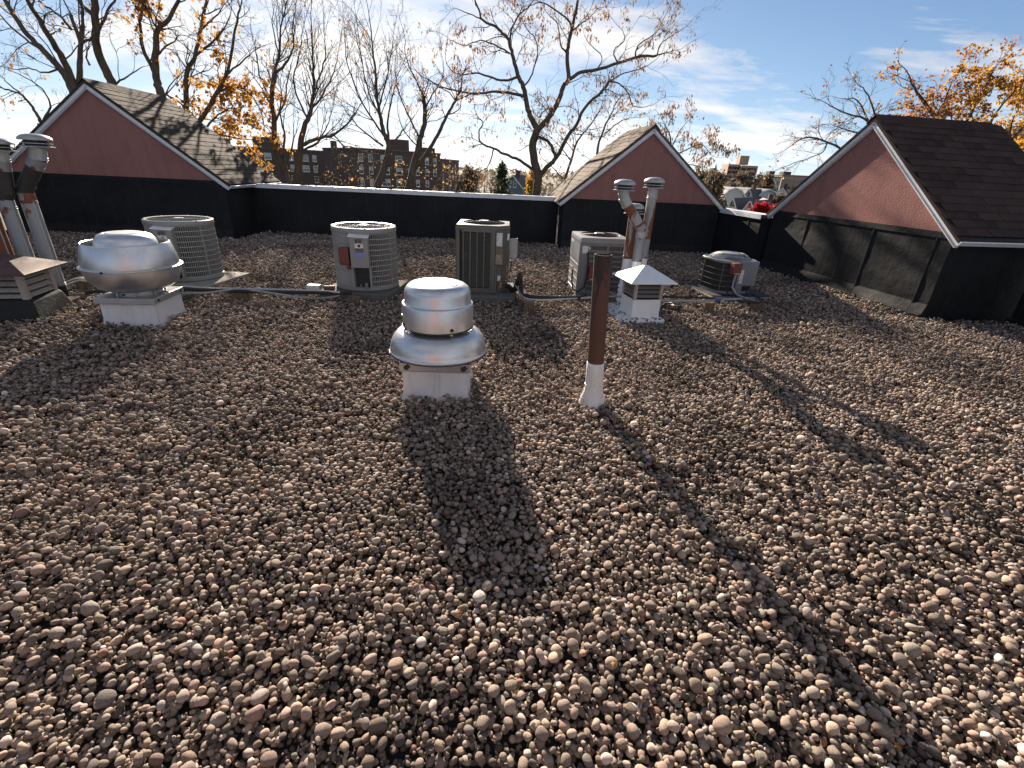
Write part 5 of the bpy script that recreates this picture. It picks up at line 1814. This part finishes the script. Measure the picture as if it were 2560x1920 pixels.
# orange leaved oak right behind the left gable
t = Tree('oak_tree', 'oak with clinging orange leaves behind the left gable slope', 15.5, 26, group='trees with autumn leaves')
t.limb([(1140, 760), (1110, 640), (1080, 540), (1080, 350), (1085, 220), (1170, 130), (1240, -20)], .17, .05, ZA, .1)
t.limb([(1075, 510), (1000, 370), (970, 200), (980, 100), (1010, -20)], .08, .03, ZA)
t.limb([(1320, 900), (1400, 810), (1500, 640), (1570, 510), (1615, 260), (1660, 60)], .11, .03, ZA)
t.limb([(1290, 800), (1285, 600), (1300, 480), (1350, 380), (1390, 200), (1420, 40), (1440, -40)], .10, .04, ZA)
t.limb([(1400, 930), (1470, 830), (1560, 760), (1680, 740)], .05, .014, ZA)
t.limb([(1500, 640), (1600, 600), (1720, 640), (1800, 760), (1830, 900)], .045, .012, ZA)
t.limb([(1560, 520), (1680, 420), (1760, 350)], .04, .012, ZA)
t.limb([(1350, 380), (1470, 290), (1560, 180), (1600, 60)], .05, .012, ZA)
t.limb([(1390, 200), (1480, 120), (1560, 20)], .04, .012, ZA)
t.limb([(1085, 380), (1180, 300), (1250, 240)], .04, .012, ZA)
t.limb([(1110, 640), (1200, 680), (1300, 760), (1380, 840)], .05, .014, ZA)
t.limb([(1420, 900), (1560, 940), (1680, 960), (1780, 980)], .045, .012, ZA)
t.trunk_down(.2)
t.sprout(3.6, .95, .18, .03, 3, (4, 3, 2), .5)
_lim = t.Y
t.build('leaf_orange', 1500, .11, False, lambda p: p.z < 3.6 or p.z < 6.5 and (int(p.x * 3) % 5 == 0), 0, 2)

# dark trees behind the left gable ridge
t = Tree('bare_tree', 'dark leaning multi stemmed tree rising behind the left gable', 15.0, 27)
t.limb([(520, 680), (490, 600), (420, 480), (300, 350), (200, 250), (100, 110), (20, -30)], .15, .06, ZA, .1)
t.limb([(530, 620), (440, 420), (340, 250), (250, 100), (170, -30)], .13, .05, ZA)
t.limb([(550, 580), (555, 400), (550, 270), (490, 100)], .10, .05, ZA)
t.limb([(555, 300), (570, 120), (560, -20)], .06, .03, ZA)
t.limb([(550, 310), (640, 250), (690, 180)], .05, .02, ZA)
t.limb([(490, 200), (400, 100), (300, 30), (250, -30)], .05, .02, ZA)
t.limb([(300, 350), (200, 290), (80, 190), (0, 100)], .05, .02, ZA)
t.limb([(420, 480), (300, 500), (200, 470), (100, 480)], .035, .010, ZA)
t.trunk_down(.2)
t.sprout(2.8, 1.0, .2, .02, 3, (4, 3, 2), .3)
t.build('leaf_orange', 110, .09, False, None)
t = Tree('bare_tree', 'thick dark trunked tree just right of the left gable apex', 15.6, 28)
t.limb([(800, 660), (780, 590), (720, 460), (670, 320), (660, 150), (650, -40)], .17, .11, ZA, .1)
t.limb([(655, 110), (580, 50), (530, -30)], .08, .05, ZA)
t.limb([(690, 200), (740, 80), (800, -10)], .045, .03, ZA)
t.limb([(790, 580), (880, 530), (990, 460)], .04, .012, ZA)
t.limb([(620, 450), (600, 380), (630, 280)], .04, .014, ZA)
t.trunk_down(.2)
t.sprout(2.2, .9, .2, .02, 3, (4, 3, 2), .3)
t.build('leaf_orange', 60, .09)
t = Tree('bare_tree', 'thin bare branches low at the far left above the gable rake', 14.5, 29)
t.limb([(290, 860), (260, 800), (210, 720), (140, 650), (60, 620), (-20, 600)], .06, .02, ZA)
t.limb([(140, 650), (60, 580), (0, 520)], .03, .012, ZA)
t.limb([(290, 850), (350, 740), (310, 640), (220, 560), (100, 500)], .04, .012, ZA)
t.trunk_down(.1)
t.sprout(3.2, .8, .2, .02, 3, (3, 3, 2), .2)
t.build('leaf_orange', 60, .1)

# faint trees round the middle gable
t = Tree('bare_tree', 'thin pale bare tree behind the left slope of the middle gable', 32, 31, 'bark_pale')
t.limb([(1050, 1360), (1100, 1200), (1150, 1050), (1230, 950), (1300, 850)], .12, .03, ZC)
t.limb([(1280, 1300), (1300, 1100), (1350, 950), (1400, 850), (1440, 760)], .12, .03, ZC)
t.limb([(1350, 1000), (1450, 920), (1540, 880)], .06, .02, ZC)
t.limb([(1100, 1200), (1020, 1100), (960, 1040)], .05, .02, ZC)
t.limb([(1040, 1340), (960, 1250), (880, 1180)], .05, .02, ZC)
t.trunk_down(.2)
t.sprout(2.4, 1.7, .16, .04, 3, (4, 3, 2), .2, rmax=.03)
t.build('leaf_tan', 200, .16)
t = Tree('bare_tree', 'slender bare tree showing to the right of the middle gable', 27, 32)
t.limb([(1800, 1280), (1830, 1150), (1840, 1020), (1800, 930)], .1, .02, ZC)
t.limb([(1830, 1150), (1900, 1000), (1950, 930)], .05, .015, ZC)
t.limb([(1840, 1180), (1960, 1120), (2070, 1080), (2150, 1160)], .05, .015, ZC)
t.limb([(1820, 1230), (1960, 1230), (2100, 1250)], .05, .015, ZC)
t.trunk_down(.15)
t.sprout(3.0, 1.1, .16, .03, 3, (3, 3, 2), .2)
t.build('leaf_tan', 600, .16, True, None, 0, 2)

# right side: bare left half and red gold crown, wind blown
t = Tree('bare_tree', 'bare twiggy tree left of the golden crown behind the right gable', 19, 33)
t.limb([(800, 640), (760, 520), (680, 430), (580, 400), (480, 350)], .08, .02, ZD)
t.limb([(770, 540), (740, 420), (700, 300), (640, 240)], .06, .014, ZD)
t.limb([(700, 440), (640, 330), (550, 320)], .04, .012, ZD)
t.limb([(600, 620), (480, 560), (360, 530), (260, 590)], .06, .014, ZD)
t.limb([(480, 560), (440, 620), (330, 660), (220, 700)], .035, .012, ZD)
t.limb([(760, 540), (620, 500), (520, 470)], .04, .012, ZD)
t.trunk_down(.16)
t.sprout(3.2, .95, .16, .03, 3, (4, 3, 2), .2)
t.build('leaf_mixed', 240, .085, False, None, .5)
t = Tree('maple_tree', 'maple with red and golden leaves blown right behind the right gable', 19.5, 34, group='trees with autumn leaves')
t.limb([(1150, 800), (1100, 600), (1060, 480), (1000, 330), (900, 200), (860, 110)], .2, .03, ZM, .15)
t.limb([(1080, 520), (1160, 380), (1230, 250), (1300, 110)], .09, .02, ZM)
t.limb([(1120, 640), (1240, 460), (1340, 300), (1440, 180)], .1, .02, ZM)
t.limb([(1140, 720), (1300, 560), (1450, 420), (1560, 300)], .1, .02, ZM)
t.limb([(1150, 780), (1330, 640), (1480, 560), (1600, 500)], .1, .02, ZM)
t.limb([(1300, 640), (1420, 680), (1540, 720)], .06, .02, ZM)
t.limb([(1140, 700), (1000, 520), (900, 430), (800, 400)], .06, .014, ZM)
t.limb([(1200, 640), (1290, 470), (1380, 400), (1480, 380)], .06, .014, ZM)
t.limb([(1300, 700), (1420, 560), (1520, 520)], .06, .014, ZM)
t.limb([(1320, 760), (1450, 740), (1570, 790)], .05, .014, ZM)
t.limb([(1160, 560), (1100, 420), (1090, 300)], .05, .014, ZM)
t.limb([(1040, 430), (960, 380), (880, 330), (820, 330)], .06, .014, ZM)
t.limb([(1000, 340), (1060, 220), (1100, 120)], .05, .014, ZM)
t.limb([(1240, 460), (1200, 330), (1180, 200)], .05, .014, ZM)
t.limb([(1400, 470), (1430, 330), (1500, 220)], .05, .014, ZM)
t.trunk_down(.25)
t.sprout(3.4, .95, .15, .02, 3, (4, 3, 2), .3)
tipx = at(1880 + 1150 / 2.183, 300, 19.5).x
t.build('leaf_mixed', 4600, .10, False, lambda p: p.x < tipx + 1.2 or p.z > 4.2, .9)
leaf_mesh(random.Random(5), [q for q in t.tips if q[0].x > tipx - .6 and q[0].z < 5.6], 5200, .11, False, .7, 'leaf_gold', bpy.data.objects[[o.name for o in bpy.data.objects if o.name.startswith('maple_tree')][-1]].children[1], -Vector(bpy.data.objects[[o.name for o in bpy.data.objects if o.name.startswith('maple_tree')][-1]].location))

# saplings and scrub behind the coping
rs_ = random.Random(77)
names = ['left of', 'just left of', 'between', 'between', 'right of', 'right of']
scr = [(598, 400, 24, 'scrubby grey sapling beside the foot of the left gable roof', 'brush', 25),
       (690, 430, 20, 'low yellow leaved sapling at the foot of the left bare pair', 'leaf_yellow', 45),
       (775, 440, 21, 'low yellow sapling just right of the close bare pair', 'leaf_yellow', 45),
       (845, 400, 30, 'dense dark brush tree before the long brick block', 'brush', 160),
       (905, 410, 28, 'pinkish twiggy brush at the joint of the two brick blocks', 'leaf_tan', 150),
       (985, 445, 20, 'yellow leaved sapling between the two leaning trunks', 'leaf_yellow', 60),
       (1060, 430, 19, 'yellow leaved sapling right of the leaning trunks', 'leaf_yellow', 55),
       (1120, 425, 24, 'olive twiggy sapling before the end of the brick block', 'leaf_yellow', 30),
       (1170, 430, 26, 'tan leaved sapling right of the brick block end', 'leaf_tan', 150),
       (1225, 440, 30, 'grey brush tree left of the blue grey house', 'leaf_tan', 110),
       (1390, 452, 38, 'fine grey brush tree between the forked trunk and middle gable', 'brush', 120)]
for i, (px, py, Y, lab, lf, nl) in enumerate(scr):
    t = Tree('sapling_tree', lab, Y, 100 + i, 'bark', 'saplings behind the coping')
    s = Y / 20
    for k in range(6):
        dx = rs_.uniform(-45, 45)
        t.limb([(px + dx * .25, 560), (px + dx * .5, 500), (px + dx * .8, py + 35 + rs_.uniform(-15, 15)), (px + dx * 1.1, py + 12 + rs_.uniform(-22, 18))], .035 * s, .008 * s)
    t.trunk_down(.1)
    t.sprout(2.6 / s, .7 * s, .22, .02, 2, (4, 3), .1, rmax=.010 * s)
    t.build(lf, nl, .072 * s, False, None, 0, 1)

# conifer right of the saplings
cf = at(1256, 400, 60)
root = thing('pine_tree', 'dark pine above the blue grey house', 'tree', (cf.x, 60, GROUND_Z), 0)
MB().tube([(0, 0, 0), (0, 0, cf.z - GROUND_Z)], [.25, .04], 8).build('trunk', 'bark', root, smooth=True)
m = MB()
rr = random.Random(3)
tp = []
Hc = cf.z - GROUND_Z
for k in range(170):
    f = rr.random()
    z = Hc * (.35 + .63 * f)
    L_ = (1 - f) * 2.9 * rr.uniform(.3, 1.15) + .2
    a = rr.uniform(0, 6.28)
    e = Vector((math.cos(a) * L_, math.sin(a) * L_, z + L_ * .18))
    m.tube([(0, 0, z), e], [.03, .01], 3, False)
    for q in range(7):
        tp.append((Vector((0, 0, z)).lerp(e, .3 + .7 * q / 6), Vector((math.cos(a), math.sin(a), .2))))
cr = m.build('crown', 'bark', root)
leaf_mesh(rr, tp, 3600, .3, False, 0, 'needles', cr, Vector((0, 0, 0)))

# round evergreen masses and red tree in the town
def mass_tree(name, label, px0, px1, py0, py1, Y, leaf, n, size, seed, group='trees among the far houses'):
    r_ = random.Random(seed)
    A, B = at(px0, py0, Y), at(px1, py1, Y)
    cx, w = (A.x + B.x) / 2, abs(B.x - A.x) / 2
    zt, zb = A.z - GROUND_Z, B.z - GROUND_Z
    root = thing(name, label, 'tree', (cx, Y, GROUND_Z), 0, group)
    MB().tube([(0, 0, 0), (.1, 0, zb), (0, 0, zt * .9)], [w * .09 + .08, w * .06 + .06, .03], 8).build('trunk', 'bark', root, smooth=True)
    m = MB()
    tips = []
    cl = [(r_.gauss(0, .42), r_.gauss(0, .42), r_.random()) for _ in range(16)]
    for k in range(150):
        c = cl[r_.randrange(16)]
        e = Vector(((c[0] + r_.gauss(0, .2)) * w, (c[1] + r_.gauss(0, .2)) * w, zb + (zt - zb) * min(1, max(0, (c[2] + r_.gauss(0, .14))) * (1 - .25 * abs(c[0])))))
        m.tube([(0, 0, zb * .8), Vector((e.x * .5, e.y * .5, (zb * .8 + e.z) / 2 + .2)), e], [.05 + w * .01, .03 + w * .006, .012 + w * .002], 3, False)
        tips.append((e, Vector((0, 0, 1))))
    cr = m.build('crown', 'bark', root)
    leaf_mesh(r_, tips, n, size, False, 0, leaf, cr, Vector((0, 0, 0)), 3)


mass_tree('red_tree', 'small bright red leaved tree by the foot of the right gable rake', 1880, 1926, 507, 540, 42, 'leaf_red', 900, .16, 41)
mass_tree('bush_tree', 'brownish round tree on the skyline left of the pine', 1138, 1200, 418, 470, 80, 'brush', 900, .4, 42)
mass_tree('bush_tree', 'brownish bare crowned tree on the slope right of middle gable', 1760, 1812, 432, 520, 70, 'brush', 260, .4, 43)
mass_tree('bush_tree', 'large dark bare tree before the tan tower block', 1838, 1905, 428, 480, 160, 'brush', 600, .6, 44)
mass_tree('bush_tree', 'dark evergreen at the top of the middle gable slope', 1742, 1772, 425, 480, 90, 'needles', 500, .45, 45)
mass_tree('bush_tree', 'bare greyish tree right of the large dark bare tree', 1895, 1930, 440, 480, 190, 'brush', 700, .7, 46)
mass_tree('bush_tree', 'small orange tinted tree left of the gambrel house', 1782, 1806, 472, 500, 105, 'leaf_orange', 260, .35, 47)
mass_tree('bush_tree', 'brown bare tree below the golden maple at the right edge', 2455, 2560, 330, 480, 30, 'brush', 1200, .3, 48)
mass_tree('bush_tree', 'yellowish bare tree right of the blue grey house', 1312, 1350, 430, 480, 110, 'leaf_gold', 500, .5, 49)
mass_tree('bush_tree', 'brown tree low between the two white houses and chimney', 1930, 1965, 490, 520, 120, 'brush', 600, .5, 50)

# far woodland as one mass
rw = random.Random(9)
vs, fs, tint = [], [], []
for k in range(15000):
    Y = rw.uniform(170, 600)
    px = rw.uniform(-300, 2900)
    z = GROUND_Z + 13.5 * rw.random() ** 1.5 * (1 if rw.random() < .8 else 1.12)
    X = (px - 1280) / FPX * Y * 1.1
    p = Vector((X, Y, z))
    a = Vector((rw.gauss(0, 1), rw.gauss(0, .4), rw.gauss(0, 1))).normalized() * rw.uniform(.7, 2.2)
    b = Vector((rw.gauss(0, 1), rw.gauss(0, .4), rw.gauss(0, 1))).normalized() * rw.uniform(.4, 1.2)
    o = len(vs)
    vs += [tuple(p - a), tuple(p + b), tuple(p + a), tuple(p - b)]
    fs.append((o, o + 1, o + 2, o + 3))
    tint.append(rw.random() * (.55 if rw.random() < .8 else 1))
me = bpy.data.meshes.new('far_woodland')
me.from_pydata(vs, [], fs)
me.materials.append(M('brush'))
me.attributes.new('tint', 'FLOAT', 'FACE').data.foreach_set('value', tint)
o = bpy.data.objects.new('far_woodland', me)
COL.link(o)
tag(o, 'brown bare woodland along the far horizon', 'woodland', kind='stuff')

# ================================================================== GRAVEL
nr = np.random.default_rng(11)
X0, X1, Y0_, Y1_ = -9.6, 6.9, -0.4, 11.6
CELL = .0045
NX, NY = int((X1 - X0) / CELL), int((Y1_ - Y0_) / CELL)


def lump(x, y):
    return (.016 * math.sin(x * 1.7 + y * .9 + .6) + .013 * math.sin(y * 2.6 - x * 1.3 + 2) + .009 * math.sin(x * 4.3 + y * 3.1) + .007 * math.sin(y * 6.2 - x * 2.1 + 1)) * .8


def inside(x, y):
    """the part of the roof the picture, or a step to its side, can see"""
    if y < 10.9 and x > 5.09 + (7.96 - y) * .17 + .15 and y > 6.1:
        return False
    if x > 6.7:
        return False
    if y > 9.85 + (x + 7.93) * .08 and x < -5.75:
        return False
    if y > 11.05 + (x - 2.66) * .066 and x > .9:
        return False
    if x > 4.6 and y > 9.7:
        return False
    lim = .98 * max(y, 0) + 2.3
    return -lim * 1.05 < x < lim


hm = np.zeros((NX, NY), np.float32)
xs = (np.arange(NX) * CELL + X0)[:, None]
ys = (np.arange(NY) * CELL + Y0_)[None, :]
hm += ((.016 * np.sin(xs * 1.7 + ys * .9 + .6) + .013 * np.sin(ys * 2.6 - xs * 1.3 + 2) + .009 * np.sin(xs * 4.3 + ys * 3.1) + .007 * np.sin(ys * 6.2 - xs * 2.1 + 1)) * .8 - .03).astype(np.float32)
profs = {}


def prof_for(k):
    if k not in profs:
        i = np.arange(-k, k + 1)
        rr = (i[:, None] ** 2 + i[None, :] ** 2) / ((k + .3) ** 2)
        p = np.where(rr < 1, np.sqrt(np.clip(1 - rr, 0, 1)), -np.inf).astype(np.float32)
        profs[k] = p
    return profs[k]


PALS = np.array([(.235, .200, .162), (.275, .230, .180), (.205, .175, .145), (.30, .245, .188), (.265, .200, .160), (.165, .150, .130), (.36, .32, .275), (.105, .096, .085), (.46, .425, .375), (.30, .185, .13), (.19, .185, .145)], np.float32)
PW = np.array([.19, .19, .14, .13, .11, .09, .07, .05, .02, .004, .02])
PW = PW / PW.sum()
P_loc, P_scl, P_rot, P_col = [], [], [], []
WARM = np.array((1.17, 1.10, 1.13), np.float32)


def drop(y0, y1, dens, amean, sig, ncand, amin, amax, zmax=.040):
    area = (X1 - X0) * (y1 - y0)
    n = int(area * dens)
    cx = nr.uniform(X0 + .05, X1 - .05, n)
    cy = nr.uniform(max(y0, Y0_ + .05), min(y1, Y1_ - .05), n)
    aa = np.clip(amean * np.exp(nr.normal(0, sig, n)), amin, amax)
    bb = aa * nr.uniform(.56, .95, n)
    ch = aa * nr.uniform(.50, .86, n)
    jit = nr.normal(0, 1, (n, ncand, 2))
    tl = nr.normal(0, .28, (n, 2))
    rz = nr.uniform(0, 6.283, n)
    pc = nr.choice(len(PALS), n, p=PW)
    br = .72 + .95 * nr.random(n) ** 1.3
    for i in range(n):
        if not inside(cx[i], cy[i]):
            continue
        rad = math.sqrt(aa[i] * bb[i])
        k = max(1, int(rad / CELL + .3))
        pf = prof_for(k) * ch[i] * .92
        best = None
        for c in range(ncand):
            ix = int((cx[i] + jit[i, c, 0] * .012 - X0) / CELL)
            iy = int((cy[i] + jit[i, c, 1] * .012 - Y0_) / CELL)
            if ix < k or iy < k or ix >= NX - k or iy >= NY - k:
                continue
            z = (hm[ix - k:ix + k + 1, iy - k:iy + k + 1] + pf).max()
            if best is None or z < best[0]:
                best = (z, ix, iy)
        if best is None:
            continue
        z, ix, iy = best
        if z > zmax:
            continue
        sub = hm[ix - k:ix + k + 1, iy - k:iy + k + 1]
        np.maximum(sub, z + pf, out=sub)
        x, y = X0 + ix * CELL, Y0_ + iy * CELL
        P_loc.append((x, y, z))
        P_scl.append((aa[i], bb[i], ch[i]))
        P_rot.append((tl[i, 0], tl[i, 1], rz[i]))
        dirt = .5 + .5 * math.sin(x * 2.3 + 1.7 * math.sin(y * 1.9)) * math.sin(y * 2.9 + 1.3 * math.sin(x * 2.2))
        dk = 1.0 - .38 * max(0, dirt - .62) / .38
        P_col.append(PALS[pc[i]] * br[i] * dk * WARM)


# far to near; small stones first so the larger ones lie on top
drop(6.2, 11.6, 1400, .0150, .28, 1, .009, .032)
drop(3.4, 6.2, 2200, .0122, .30, 1, .007, .028)
drop(Y0_, 3.4, 3000, .0100, .32, 2, .0055, .024)
drop(Y0_, 3.4, 900, .0135, .30, 3, .008, .030)
# small stones washed into the hollows
drop(6.2, 11.6, 600, .0100, .2, 1, .006, .016, .006)
drop(3.4, 6.2, 1500, .0095, .2, 1, .006, .016, .008)
drop(Y0_, 3.4, 2600, .0075, .25, 2, .005, .013, .002)

loc = np.array(P_loc, np.float32)
scl = np.array(P_scl, np.float32)
rot = np.array(P_rot, np.float32)
colr = np.array(P_col, np.float32)
print('pebbles', len(loc), 'top mean', float(hm[::7, ::7].mean()))

protos = []
pcol = bpy.data.collections.new('pebble_shapes')
for v in range(12):
    bm = bmesh.new()
    bmesh.ops.create_icosphere(bm, subdivisions=2, radius=1.0)
    rv = random.Random(500 + v)
    ks = [(Vector((rv.gauss(0, 1), rv.gauss(0, 1), rv.gauss(0, 1))).normalized(), rv.uniform(-.20, .12)) for _ in range(7)]
    e = rv.uniform(.75, 1.0)
    for w_ in bm.verts:
        n_ = w_.co.normalized()
        f = 1.0
        for kd, am in ks:
            dp = max(0, n_.dot(kd))
            f += am * dp ** 3
        q = Vector([math.copysign(abs(c) ** e, c) for c in n_])
        w_.co = q * f * (1 + rv.uniform(-.012, .012))
        if v % 2 == 0:                          # broken faces on half of the shapes
            for kd, am in ks[:4]:
                over = w_.co.dot(kd) - (.70 + abs(am))
                if over > 0:
                    w_.co -= kd * over * .85
    me = bpy.data.meshes.new('pebble_shape')
    bm.to_mesh(me)
    bm.free()
    me.polygons.foreach_set('use_smooth', [True] * len(me.polygons))
    protos.append(me)
    me2 = me.copy()
    me2.materials.append(M('gravel'))
    me.materials.append(M('pebble'))
    ob = bpy.data.objects.new('pebble_shape', me2)
    pcol.objects.link(ob)

# the 300 that show largest are stones of their own
camp = np.array([0, 0, CAM_H])
R3 = np.array([[_rt.x, _rt.y, _rt.z], [-_up.x, -_up.y, -_up.z], [_fwd.x, _fwd.y, _fwd.z]])
cc = (loc - camp) @ R3.T
u, v_ = 1280 + FPX * cc[:, 0] / cc[:, 2], 960 + FPX * cc[:, 1] / cc[:, 2]
hi = np.array([hm[min(NX - 1, int((p[0] - X0) / CELL)), min(NY - 1, int((p[1] - Y0_) / CELL))] for p in loc])
topmost = loc[:, 2] + scl[:, 2] * .92 > hi - .004
vis = (cc[:, 2] > .1) & (u > 5) & (u < 2555) & (v_ > 5) & (v_ < 1915) & topmost
size = np.where(vis, scl[:, 0] * scl[:, 1] / np.maximum(cc[:, 2], .1) ** 2, 0)
big = np.argsort(-size)[:300]
for i in big:
    q = bpy.data.objects.new('pebble', protos[int(i) % 12])
    COL.link(q)
    q.parent = deck
    q.location = loc[i]
    q.rotation_euler = rot[i]
    q.scale = scl[i]
    q.color = (*[float(c) for c in colr[i]], 1)
mask = np.ones(len(loc), bool)
mask[big] = False
loc, scl, rot, colr = loc[mask], scl[mask], rot[mask], colr[mask]
me = bpy.data.meshes.new('gravel')
me.from_pydata([tuple(p) for p in loc.tolist()], [], [])
for nm, arr, ty in (('p_scl', scl, 'FLOAT_VECTOR'), ('p_rot', rot, 'FLOAT_VECTOR')):
    me.attributes.new(nm, ty, 'POINT').data.foreach_set('vector', arr.ravel())
ca = np.concatenate([colr, np.ones((len(colr), 1), np.float32)], 1)
me.attributes.new('stone_col', 'FLOAT_COLOR', 'POINT').data.foreach_set('color', ca.ravel())
gravel = bpy.data.objects.new('gravel', me)
COL.link(gravel)
gravel.parent = deck
tag(gravel, 'bed of rounded grey and tan river pebbles covering the roof', kind='stuff')
ng = bpy.data.node_groups.new('scatter_pebbles', 'GeometryNodeTree')
ng.interface.new_socket('Geometry', in_out='INPUT', socket_type='NodeSocketGeometry')
ng.interface.new_socket('Geometry', in_out='OUTPUT', socket_type='NodeSocketGeometry')
gi, go = ng.nodes.new('NodeGroupInput'), ng.nodes.new('NodeGroupOutput')
iop = ng.nodes.new('GeometryNodeInstanceOnPoints')
ci = ng.nodes.new('GeometryNodeCollectionInfo')
ci.inputs['Collection'].default_value = pcol
ci.inputs['Separate Children'].default_value = True
ci.inputs['Reset Children'].default_value = True


def named(n, ty):
    q = ng.nodes.new('GeometryNodeInputNamedAttribute')
    q.data_type = ty
    q.inputs['Name'].default_value = n
    return q.outputs['Attribute']


e2r = ng.nodes.new('FunctionNodeEulerToRotation')
ng.links.new(named('p_rot', 'FLOAT_VECTOR'), e2r.inputs[0])
ng.links.new(gi.outputs[0], iop.inputs['Points'])
ng.links.new(ci.outputs[0], iop.inputs['Instance'])
iop.inputs['Pick Instance'].default_value = True
ng.links.new(e2r.outputs[0], iop.inputs['Rotation'])
ng.links.new(named('p_scl', 'FLOAT_VECTOR'), iop.inputs['Scale'])
ng.links.new(iop.outputs[0], go.inputs[0])
md = gravel.modifiers.new('scatter', 'NODES')
md.node_group = ng

# fallen leaves on the gravel
fl_lab = [((1930, 728), 'orange maple leaf on the gravel by the right gable wall'), ((2190, 761), 'curled orange leaf at the foot of the right gable wall'),
          ((848, 712), 'large orange leaf against the second round condenser'), ((732, 708), 'small orange leaf between the two round condensers'),
          ((1148, 1553), 'tiny orange leaf below the tip of the fan shadow'), ((540, 826), 'orange leaf on the gravel right of the bowl fan'),
          ((152, 790), 'reddish leaf beside the timber edging'), ((1010, 1275), 'orange leaf left of the fan shadow'),
          ((300, 1010), 'orange leaf in the left gravel below the bowl fan shadow'), ((2290, 940), 'orange leaf on the right gravel'),
          ((2235, 1880), 'orange leaf scrap near the bottom right corner'), ((1530, 1678), 'brown leaf stem near the bottom centre')]
for i, ((px, py), lab) in enumerate(fl_lab):
    p = on_z(px, py, .0)
    ix, iy = int((p.x - X0) / CELL), int((p.y - Y0_) / CELL)
    z = float(hm[max(0, ix - 4):ix + 5, max(0, iy - 4):iy + 5].max()) if 0 <= ix < NX and 0 <= iy < NY else .02
    r_ = random.Random(900 + i)
    s_ = .042 if py < 800 else .016
    m = MB()
    n = 10
    vs = [(0, 0, .006)]
    for k in range(n):
        a = 2 * math.pi * k / n
        rr = s_ * (1.0 if k % 2 == 0 else .5) * r_.uniform(.75, 1.1)
        vs.append((rr * math.cos(a), rr * math.sin(a), r_.uniform(0, .35) * s_))
    m.add(vs, [(0, 1 + k, 1 + (k + 1) % n) for k in range(n)])
    m.tube([(0, 0, .006), (-s_ * .9, s_ * .4, .004), (-s_ * 1.5, s_ * .5, .01)], s_ * .03, 4)
    o = m.build('fallen_leaf', 'leaf_orange', None, loc=(p.x, p.y, z), rot=(r_.uniform(-.3, .3), r_.uniform(-.3, .3), r_.uniform(0, 6)))
    o.data.attributes.new('tint', 'FLOAT', 'FACE').data.foreach_set('value', [r_.uniform(.3, .8)] * len(o.data.polygons))
    tag(o, lab, 'leaf', 'fallen leaves on the gravel')
